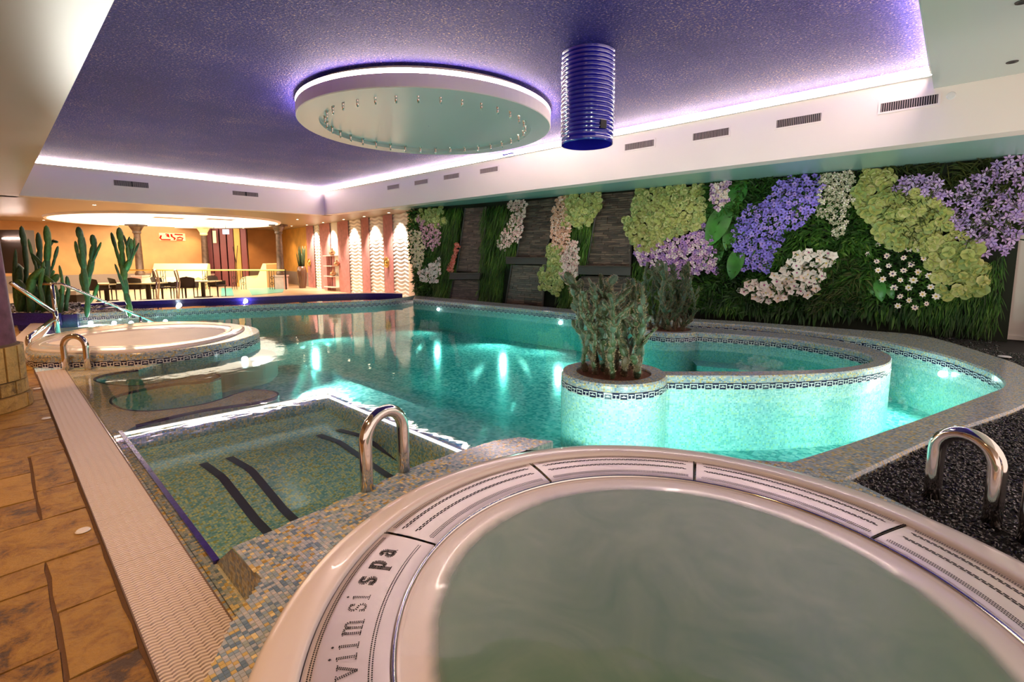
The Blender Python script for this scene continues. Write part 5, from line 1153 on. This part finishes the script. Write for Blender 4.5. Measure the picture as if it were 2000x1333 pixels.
zs = [PV(653, y, SA, SB, .1).z for y in (500, 520, 540, 561)]
for z in zs: mb = MB(); e = c + sn * .16; mb.box((e.x, e.y, z), (d.length + .1, .32, .03), ang); mb.build('niche_shelf', 'whitewave', o_str)
mb = MB(); e = p + (q - p) * .05 + sn * .1; mb.box((e.x, e.y, (zs[0] + ZL) / 2), (.03, .22, zs[0] - ZL), ang); e = p + (q - p) * .28 + sn * .02; mb.box((e.x, e.y, (zs[0] + ZL) / 2), (d.length * .5, .02, zs[0] - ZL), ang); mb.build('niche_side', 'pinkwall', o_str)
def vase(px, k, label, r, h):
    b0 = PV(px, 520, SA, SB, .17); t = thing('vase', label, 'vase', (b0.x, b0.y, zs[k] + .016), 0, 'vases in the wall niche')
    mb = MB(); mb.lathe([(.001, 0), (r * .5, 0), (r, h * .3), (r * .8, h * .6), (r * .25, h * .78), (r * .22, h * .9), (r * .3, h)], 20); mb.build('body', 'gold_glass', t, True)
vase(650, 0, 'gilded vase on the top niche shelf of the striped wall', .13, .30); vase(658, 1, 'gilded bowl vase on the second niche shelf', .13, .24); vase(650, 2, 'wide gilded vase on the third niche shelf', .14, .26)
for x, lb in ((755, 'gold lion ring ornament on the pink stripe nearest the planting'), (604, 'gold ring ornament on the pink stripe beside the tall brown vase')):
    c = PV(x, 513, SA, SB, .15); t = thing('wall_ornament', lb, 'ornament', c, sang + (PI if Vector((-math.sin(sang), math.cos(sang))).dot(sn) < 0 else 0), 'gold ornaments')
    mb = MB(); ring = [(.16 * math.cos(k * PI / 10), .0, .16 * math.sin(k * PI / 10)) for k in range(20)]; mb.tube(ring, .022, 6, closed=True); mb.build('ring', 'brass', t, True)
    mb = MB(); mb.ball((0, .01, 0), (.08, .04, .09), 0, 10); mb.ball((0, .04, -.03), (.035, .03, .03), 0, 8)
    for k in range(8): a = k * PI / 4; mb.ball((.10 * math.cos(a), 0, .11 * math.sin(a)), (.03, .02, .03), 0, 6)
    mb.build('mask', 'brass', t, True)
# return wall between stripes and planting
pa_ = PV(799, 500, SA, SB, .05); pd_ = Vector((WA.x, WA.y)) - pa_.to_2d(); mb = MB(); mb.box(((pa_.x + WA.x) / 2 + .05, (pa_.y + WA.y) / 2 + .04, 1.25), (pd_.length + .04, .08, 2.85), math.atan2(pd_.y, pd_.x)); M['peachwall'] = plain('peach_plaster', (.72, .50, .38), .6); o = struct('wall_pier', mb, 'peachwall'); o.name = 'wall_back'

def local(name, label, cat, px, py, z, group=None, rz=0, depth=None):
    p = P(px, py, z)
    if depth: p = PD(px, py, depth); p.z = z
    return thing(name, label, cat, p, -YAW + rz, group)
# chairs
def chair_meshes():
    out = {}; mb = MB(); nx, ny = 6, 6; vs = []
    for j in range(ny + 1):
        for i in range(nx + 1):
            u = i / nx * 2 - 1; v = j / ny; w = .23 + .02 * v; vs.append((u * w, .20 + .10 * v - .10 * (u * u), .42 + .40 * v - .05 * u * u * v * v))
    o = len(vs); f = [(j * (nx + 1) + i, j * (nx + 1) + i + 1, (j + 1) * (nx + 1) + i + 1, (j + 1) * (nx + 1) + i) for j in range(ny) for i in range(nx)]
    mb.add(vs, f); mb.add([(x, y + .018, z) for x, y, z in vs], [tuple(reversed(q_)) for q_ in f]); out['backrest'] = mb.mesh('backrest', ['wicker'], True)
    mb = MB(); mb.box((0, 0, .425), (.46, .44, .05)); mb.box((-.245, .02, .54), (.03, .36, .16)); mb.box((.245, .02, .54), (.03, .36, .16)); out['seat'] = mb.mesh('seat', ['wicker'])
    mb = MB(); mb.tube([(0, 0, 0), (0, 0, .42)], [.014, .022], 6); out['leg'] = mb.mesh('leg', ['wicker']); return out
CM = chair_meshes()
def chair(px, py, rz, label):
    t = local('wicker_chair', label, 'chair', px, py, ZL, 'dark chairs in the lounge', rz); t.scale = (.90, .90, .92); kid('backrest', CM['backrest'], t); kid('seat', CM['seat'], t)
    for sx in (-1, 1):
        for sy in (-1, 1): kid('leg', CM['leg'], t, (sx * .19, sy * .18, 0))
chair(236, 588, 2.6, 'dark wicker chair partly behind the splayed cactus')
chair(270, 587, 3.3, 'dark wicker chair seen from behind just right of the splayed cactus'.replace('just right of', 'next to'))
chair(318, 585, 1.5, 'dark wicker chair turned sideways between the tables below the cream bench')
chair(349, 584, -1.2, 'dark wicker chair behind the pool rails, turned to the long table')
chair(372, 584, 3.4, 'dark wicker chair backing onto the pool at the long table')
chair(426, 580, 1.4, 'dark wicker chair at the far end of the long table nearest the turquoise floor')
chair(194, 590, 2.9, 'low dark wicker chair between two tall cacti')
def table(px, py, w, dp, label, h=.56):
    t = local('lounge_table', label, 'table', px, py, ZL, 'lounge tables'); mb = MB(); mb.box((0, 0, h), (w, dp, .035)); mb.build('table_top', 'cream', t)
    mb = MB(); mb.box((0, 0, h / 2), (.09, .09, h)); mb.box((0, 0, .02), (.4, .4, .03)); mb.build('pedestal', 'wicker', t)
table(210, 589, .8, .7, 'small pale topped table between two tall cacti'); table(292, 587, .8, .7, 'square pale topped table with dark pedestal below the cream bench'); table(398, 581, .95, .7, 'pale topped table with two chairs near the turquoise floor')
# tall brown vase with upright plant
t = local('floor_vase', 'tall glossy brown floor vase holding spiky dark succulents', 'vase', 591, 563, ZL); mb = MB(); mb.lathe([(.001, 0), (.14, 0), (.15, .05), (.20, .45), (.21, .75), (.17, .98), (.15, .98), (.14, .9)], 28); mb.build('vase_body', 'vasebrown', t, True)
rr = random.Random(8); sp = MB(); sp.tube([(0, 0, 0), (0, 0, .4), (0, 0, .8), (0, 0, 1)], [.03, .036, .028, .004], 6); spm = sp.mesh('succulent_stem', ['cactus'], True)
for k in range(15): a = rr.uniform(0, 6.28); r = rr.uniform(.02, .13); R = Matrix.Rotation(rr.uniform(0, .14), 3, Vector((-math.sin(a), math.cos(a), 0))); kid('succulent_stem', spm, t, (r * math.cos(a), r * math.sin(a), .92), R, rr.uniform(.6, 1.0))
# lounge columns
def col(px, py, label, lit=False, dep=None):
    t = local('bronze_column', label, 'column', px, py, ZL, 'bronze lounge columns', 0, dep); top = SZ - ZL
    mb = MB(); mb.box((0, 0, .28), (.42, .42, .56)); mb.box((0, 0, .58), (.48, .48, .06)); mb.build('pedestal', 'pinkcap', t)
    mb = MB(); mb.lathe([(.19, .61), (.19, .72), (.15, .76), (.14, 1.5), (.12, top - .42)], 24); mb.build('shaft', 'bronze', t, True)
    mb = MB(); mb.lathe([(.12, top - .42), (.16, top - .38), (.15, top - .30), (.26, top - .10), (.26, top - .08)], 24); mb.box((0, 0, top - .04), (.56, .56, .07)); mb.build('capital', 'bronze' if not lit else 'cream', t)  # lit flag paints the capital's brightness with the cream material
col(276, 558, 'dark bronze lounge column between the splayed cactus and the red sign', False, 20.9); col(405, 558, 'lounge column with brightly lit capital beside the plum panels', True, 22.4); col(550, 562, 'polished bronze column beside the second cream bench', False, 21.1)
# heated benches
def benchprof(pts, w, t, mat, nm):
    mb = MB(); n = len(pts); vs = [(-w / 2, y, z) for y, z in pts] + [(w / 2, y, z) for y, z in pts]
    mb.add(vs, [(i, (i + 1) % n, n + (i + 1) % n, n + i) for i in range(n)] + [tuple(range(n))[::-1], tuple(range(n, 2 * n))]); return mb.build(nm, mat, t)
bp_ = [(.55, 0), (.55, 1.05), (.50, 1.10), (.40, 1.10), (.12, .48), (0, .40), (-.35, .52), (-.60, .46), (-.72, .30), (-.72, 0)]
t = local('heated_bench', 'wide curved cream bench facing the pool under the red sign', 'bench', 345, 560, ZL, 'cream heated benches', 0, 21.5); benchprof(bp_, 2.45, t, 'cream', 'bench_body')
t = local('heated_bench', 'curved cream bench seen from its side near the door', 'bench', 512, 560, ZL, 'cream heated benches', rz=PI / 2); benchprof([(-y, z) for y, z in bp_], 1.2, t, 'cream', 'bench_body')
mb = MB(); mb.box((0, 0, .33), (.9, .5, .66)); t = local('service_counter', 'dark grey side box beside the second cream bench', 'counter', 533, 560, ZL, None, 0, 23.9); mb.build('counter_body', 'dado', t)
# plum fins
t = thing('plum_panelling', 'row of upright plum panels with dark gaps behind the lit column', 'wall panels', PD(445, 553, 23.3))
for x0, x1 in ((411, 420), (423, 433), (437, 447), (451, 461), (464, 474), (477, 486)):
    c = PD((x0 + x1) / 2, 553, 22.9); c.z = ZL; w = (x1 - x0) * 22.9 / FPX; mb = MB(); mb.box((0, 0, 1.36), (w, .25, 2.70)); o = mb.build('upright_panel', 'plum' if x0 != 464 else 'orange', t); o.location = c - t.location; o.rotation_euler.z = -YAW + .35
mb = MB(); c = PD(448, 553, 23.2); mb.box((0, 0, 0), (2.0, .05, 2.70)); o = mb.build('dark_backing', 'hole', t); c.z = 1.21; o.location = c - t.location; o.rotation_euler.z = -YAW
t = thing('bare_branch', 'thin bare dark branches standing before the plum panels', 'decoration', PD(464, 553, 22.6)); mb = MB(); mb.tube([(0, 0, 0), (0, 0, .9), (-.10, 0, 1.7)], .018, 5); mb.tube([(0, 0, .9), (.10, 0, 1.75)], .014, 5); mb.build('twigs', 'dkmetal', t)
# balustrade
t = thing('balustrade', 'low balustrade with brass handrail and scrolled dark iron balusters', 'railing', PD(400, 561, 20.3)); zr = PD(400, 528, 20.3).z; zb = -.12
a, b_ = PD(250, 528, 20.3) - t.location, PD(558, 528, 20.3) - t.location; mb = MB(); mb.tube([a, b_], .032, 8); mb.build('handrail', 'brass', t)
for x in (319, 401, 457, 475, 531):
    c = PD(x, 545, 20.3) - t.location; mb = MB()
    for s in (-.10, 0, .10): q_ = c + cR * s; mb.tube([(q_.x, q_.y, zb - t.location.z), (q_.x, q_.y, zr - t.location.z)], .012, 5)
    for h in (.25, .5): ring = [c + cR * (.06 * math.cos(k * PI / 6)) + Vector((0, 0, zb + h + .06 * math.sin(k * PI / 6) - t.location.z - c.z)) for k in range(12)]; mb.tube(ring, .010, 4, closed=True)
    mb.build('scrolled_baluster', 'dkmetal', t)
for x in (300, 558): c = PD(x, 545, 20.3) - t.location; mb = MB(); mb.tube([(c.x, c.y, zb - t.location.z), (c.x, c.y, zr + .04 - t.location.z)], .035, 8); mb.build('newel', 'dkmetal', t)
t = thing('pool_ladder', 'pair of bent steel ladder rails at the back rim of the raised pool', 'handrail', PD(322, 590, 13.6))
for x in (303, 343):
    mb = MB(); pth = [PD(x + 3, 588, 13.6), PD(x + 2, 562, 13.6), PD(x + 3, 548, 13.7), PD(x - 3, 530, 13.9), PD(x, 527, 14.0), PD(x + 3, 531, 14.1), PD(x + 8, 552, 14.2), PD(x + 6, 585, 14.2)]
    mb.tube([p - t.location for p in pth], .022, 8); mb.build('ladder_rail', 'steel', t, True)
    c = PD(x + 3, 590, 13.5) - t.location; mb = MB(); mb.lathe([(.001, .03), (.05, .025), (.07, 0)], 16, c); mb.build('rail_flange', 'steel', t, True)
# turquoise floor areas
def floorpoly(px, mat, label, nm='turquoise_floor_panel', dz=.01): mb = MB(); pl_ = PL(px, ZL + dz); mb.prism(pl_, ZL - .01, ZL + dz); o = mb.build(nm, mat); o['kind'] = 'structure'; return o
floorpoly([(432, 579), (457, 578), (453, 563), (432, 563)], 'turq', ''); floorpoly([(492, 577), (552, 571), (556, 562), (484, 563)], 'turq', '')
# grey counter, low seats, brown pilaster, left recess
t = local('service_counter', 'grey service counter with a small pale cup on top, behind the tall cacti', 'counter', 214, 560, ZL); mb = MB(); mb.box((0, 0, .52), (.55, .4, 1.04)); mb.build('counter_body', 'dado', t); mb = MB(); mb.lathe([(.05, 0), (.06, .14)], 12, (-.1, 0, 1.04)); mb.build('cup', 'white_tile', t)
t = local('low_seat', 'low white cushioned seat behind the stair handrail', 'seat', 146, 590, ZL); mb = MB(); mb.box((0, 0, .30), (.6, .5, .12)); mb.build('cushion', 'white_tile', t); mb = MB(); mb.box((0, 0, .12), (.5, .4, .24)); mb.build('base', 'wicker', t)
mb = MB(); mb.box((0, 0, 1.4), (.95, .5, 2.8)); t = local('wall_pilaster', 'broad brown plum pilaster behind the middle tall cactus', 'pilaster', 165, 566, ZL); mb.build('pilaster_body', 'plum', t)
mb = MB(); mb.box((0, 0, 0), (1.0, .4, 1.5)); t = thing('dark_recess', 'dark recess with a white light bar beside the mauve column', 'wall recess', PD(32, 492, 17), -YAW); mb.build('recess_body', 'wicker', t); mb = MB(); mb.box((.2, -.22, .46), (.8, .04, .04)); mb.build('light_bar', 'led', t)
# signs
M['redneon'] = glow('red_neon', (1, .015, .008), 1.0); M['signwhite'] = glow('sign_white', (.75, .85, 1), 2.4)
v_ = ray(337, 463); v_ = v_ * ((FY - .05) / v_.y); t = thing('neon_sign', 'small red and white illuminated sign high on the ochre wall', 'sign', (v_.x, v_.y, H + v_.z)); t.scale = (1.45, 1, 1)
mb = MB(); mb.box((0, .03, 0), (.70, .03, .34)); mb.build('back_plate', 'cream', t)
mb = MB(); k_ = .026
for pth in ([(-.30, .06), (-.33, -.06), (-.30, -.13), (-.06, -.13)], [(-.18, .12), (-.12, .12), (-.10, -.02), (-.16, .06)], [(-.03, .13), (-.02, .02), (.06, -.06), (.04, -.13)], [(.06, .12), (.28, .11)], [(.12, -.06), (.20, .0), (.28, -.06), (.26, -.13), (.10, -.13)]): mb.tube([(x, 0, z) for x, z in pth], k_, 5)
mb.build('neon_strokes', 'redneon', t)
t = thing('exit_sign', 'small bluish white lit exit sign hanging before the plum panels', 'sign', PD(441, 453, 20.5), -YAW); mb = MB(); mb.box((0, 0, 0), (.24, .05, .20)); mb.build('lit_box', 'signwhite', t); mb = MB(); mb.tube([(0, 0, .1), (0, 0, SZ - t.location.z)], .01, 5); mb.build('hanger', 'dkmetal', t)
mb = MB()
mb.tube([(-.05, -.03, .03), (-.02, -.03, .0), (-.05, -.03, -.05)], .008, 4); mb.tube([(-.03, -.03, .02), (.03, -.03, .02), (.05, -.03, -.01)], .008, 4); mb.build('running_figure', 'turq', t)
t = thing('hanging_banner', 'narrow white banner hanging beside the lit capital', 'banner', PD(419, 463, 22.5), -YAW); mb = MB(); mb.box((0, 0, 0), (.14, .03, .56)); mb.build('cloth', 'cream', t); mb = MB(); mb.tube([(0, 0, .28), (0, 0, SZ - t.location.z)], .01, 5); mb.build('hanger', 'dkmetal', t)

# glowing oval in the lounge ceiling
oc = Vector((4.95, 22.6)); t = thing('ceiling_light', 'large glowing oval recess in the lounge ceiling', 'ceiling light', (oc.x, oc.y, SZ)); mb = MB(); mb.lathe([(.001, -.012), (1, -.012)], 72, sx=3.55, sy=4.6); mb.build('glowing_panel', 'oval', t)
mb = MB(); mb.lathe([(1, 0), (1, -.06), (1.02, -.06), (1.03, 0)], 72, sx=3.55, sy=4.6); mb.build('rim', 'white_paint', t)
for x, y in ((330, 426), (430, 429)): mb = MB(); c = P(x, y, SZ - .02); mb.box((c.x - oc.x, c.y - oc.y, -.02), (.9, .6, .01)); mb.build('air_diffuser', 'grille_slat', t)
def down(x, y, z, label_i, pw, aim=None, ang=70, color=WARM, size=.04):
    t = thing('downlight', label_i, 'light', (x, y, z), 0, 'recessed downlights'); mb = MB(); mb.lathe([(.001, -.006), (.04, -.006)], 14); mb.build('lens', 'spotlamp', t); mb = MB(); mb.lathe([(.04, -.006), (.05, -.008), (.055, 0)], 14); mb.build('trim_ring', 'white_tile', t)
    lamp('SPOT', (x, y, z - .03), pw, color, size, aim or (x, y, 0), ang, .7)
LL = ['behind the middle tall cactus', 'beyond the splayed cactus', 'above the red sign', 'between the lit capital and the exit sign', 'in front of the door', 'before the polished bronze column', 'above the grey counter', 'above the brown plum pilaster', 'between the glowing oval and the tall brown vase', 'nearest above the tall cacti', 'by the dark recess']
for (x, y, pw), ll in zip(((1.5, 25.6, 60), (4.0, 26.2, 60), (6.5, 26.2, 60), (8.6, 26.0, 60), (9.6, 24.4, 60), (9.4, 22.3, 60), (0, 22, 50), (-2.5, 24, 50), (7.9, 18.2, 40), (2.0, 17.0, 50), (-1.5, 18.0, 50)), LL): down(x, y, SZ, 'small warm lounge ceiling downlight ' + ll, pw * 1.5, (x, y + .6, 0), 110)
striped_lbl = 'recessed downlight grazing the striped wall'
for px, sl_ in ((620, 'narrow wave panel by the tall brown vase'), (653, 'wall niche'), (694, 'wave panel next to the niche'), (735, 'middle wide wave panel'), (784, 'wave panel next to the planting')):
    w_ = PV(px, 500, SA, SB, 0); p = Vector((w_.x + sn.x * .40, w_.y + sn.y * .40, 0)); down(p.x, p.y, SZ, 'recessed downlight shining on the ' + sl_, 420, (p.x - sn.x * .40, p.y - sn.y * .40, .9), 84, (1, .78, .58))
for y, pw, wl_ in ((1.2, 45, 'nearest the camera'), (3.6, 45, 'before the mauve column'), (6.2, 50, 'beside the mauve column'), (8.8, 60, 'behind the mauve column'), (11.2, 60, 'by the cactus thicket')): down(-.55, y, SZ, 'warm downlight over the stone walk ' + wl_, pw * 1.8, (-.1, y + .1, 0), 115)

# ================================================================== lights under water
def plamp(p, pw, label, vis=True, r=.032):
    p = Vector(p); n = Vector((-p.x, -p.y, 0)).normalized()
    if vis:
        t = thing('pool_light', label, 'light', p, 0, 'underwater lights'); mb = MB(); mb.ball((0, 0, 0), (r * .9, r * .9, r * .9), 0, 10); mb.build('lens', 'poollamp', t, True); mb = MB(); mb.lathe([(r, -.01), (r * 1.3, 0), (r * 1.3, .01)], 20); o = mb.build('bezel', 'steel', t, True); o.rotation_euler = n.to_track_quat('Z', 'Y').to_euler()
    return p
def plight(p, pw, aim, ang=150): lamp('SPOT', p, pw * 1.15, POOLC, .05, aim, min(ang, 132), .9)
def near_wall(px, py, z, pull=.05):
    p = P(px, py, z); b = min(cin, key=lambda c: (c - p.to_2d()).length); d = (p.to_2d() - b); i = cin.index(b); t_ = (cin[min(i + 1, len(cin) - 1)] - cin[max(0, i - 1)]).normalized(); n = Vector((t_.y, -t_.x)); return Vector((b.x + n.x * pull, b.y + n.y * pull, z)), n
for (x, y, lb, pw) in ((885, 601, 'pool light under the frieze by the first slate waterfall', 60), (1112, 628, 'pool light under the frieze by the near planter cactus', 60), (1876, 731, 'brightest pool light in the tight bend by the white pillar', 70)):
    p, n = near_wall(x, y, -.07); plamp(p, pw, lb); q_ = p + Vector((n.x, n.y, 0)) * .06; plight(q_, pw, q_ + Vector((n.x, n.y, -.25)), 160)
p = P(478, 702, -.06); plamp(p, 60, 'pool light low on the raised whirlpool wall'); plight(p + Vector((.1, -.12, -.03)), 90, p + Vector((2, -2.2, -.9)), 165); plight(p + Vector((.1, .0, -.03)), 40, p + Vector((2, .6, -.5)), 165)
for i, (x, y) in enumerate(((143, 632), (177, 631), (223, 631), (256, 631), (293, 630), (323, 628))):
    p = P(x, y, -.05); plamp(p, 20, 'small pool light under the raised pool frieze, ' + ('first of six from the stairs', 'second of six from the stairs', 'third of six from the stairs', 'fourth of six from the stairs', 'fifth of six from the stairs', 'last of six from the stairs')[i]); plight(p + Vector((0, -.07, 0)), 150, p + Vector((0, -1, -.4)), 165)
for x, y, lb in ((350, 596, 'light in the raised pool nearest its ladder'), (480, 588, 'light in the middle of the raised pool back wall'), (590, 582.5, 'light in the raised pool facing the tall brown vase')):
    p = P(x, y, .15); plamp(p, 10, lb, r=.04); lamp('POINT', p + Vector((-.05, -.06, .02)), 5, (.75, .9, 1), .03)
# lamps in the near walls, lighting the island and the channel
for a, pw, aim in (((2.98, .72, -.22), 95, (4.8, 1.5, -.15)), ((3.15, .60, -.22), 30, (5.5, .9, -.4)), ((4.6, .12, -.25), 38, (6.5, .45, -.4)), ((5.9, -.16, -.25), 35, (7.0, .8, -.4))): plight(a, pw, aim, 150)
for a, pw, aim in (((2.3, 1.75, -.2), 90, (3.9, 3.2, -.5)), ((2.3, 5.6, -.15), 150, (4.3, 4.4, -.6)), ((5.0, 10.9, -.15), 110, (5.0, 8.5, -.6)), ((2.6, 11.3, -.15), 90, (3.0, 8, -.6)), ((7.6, 7.3, -.15), 110, (5.2, 6.4, -.6)), ((7.3, 4.6, -.15), 60, (5.4, 4.6, -.6)), ((6.7, 2.3, -.22), 50, (5.0, 1.5, -.5))):  # further unseen spots added to brighten the pool floor
    plight(a, pw, aim, 160)
lamp('AREA', (4.7, 22.5, SZ - .12), 260, (1, .70, .42), 5.5, (4.7, 22.5, 0))

# unseen dim spots added under the soffit to brighten the planting
for y, pw in ((10.4, 30), (8.2, 30), (6.0, 30), (3.9, 34), (1.8, 34), (.2, 26)):
    x = wl(y) - .75; lamp('SPOT', (x, y, SZ - .02), pw * .22, (1, .86, .74), .05, (x + .6, y, .6), 115, .8)
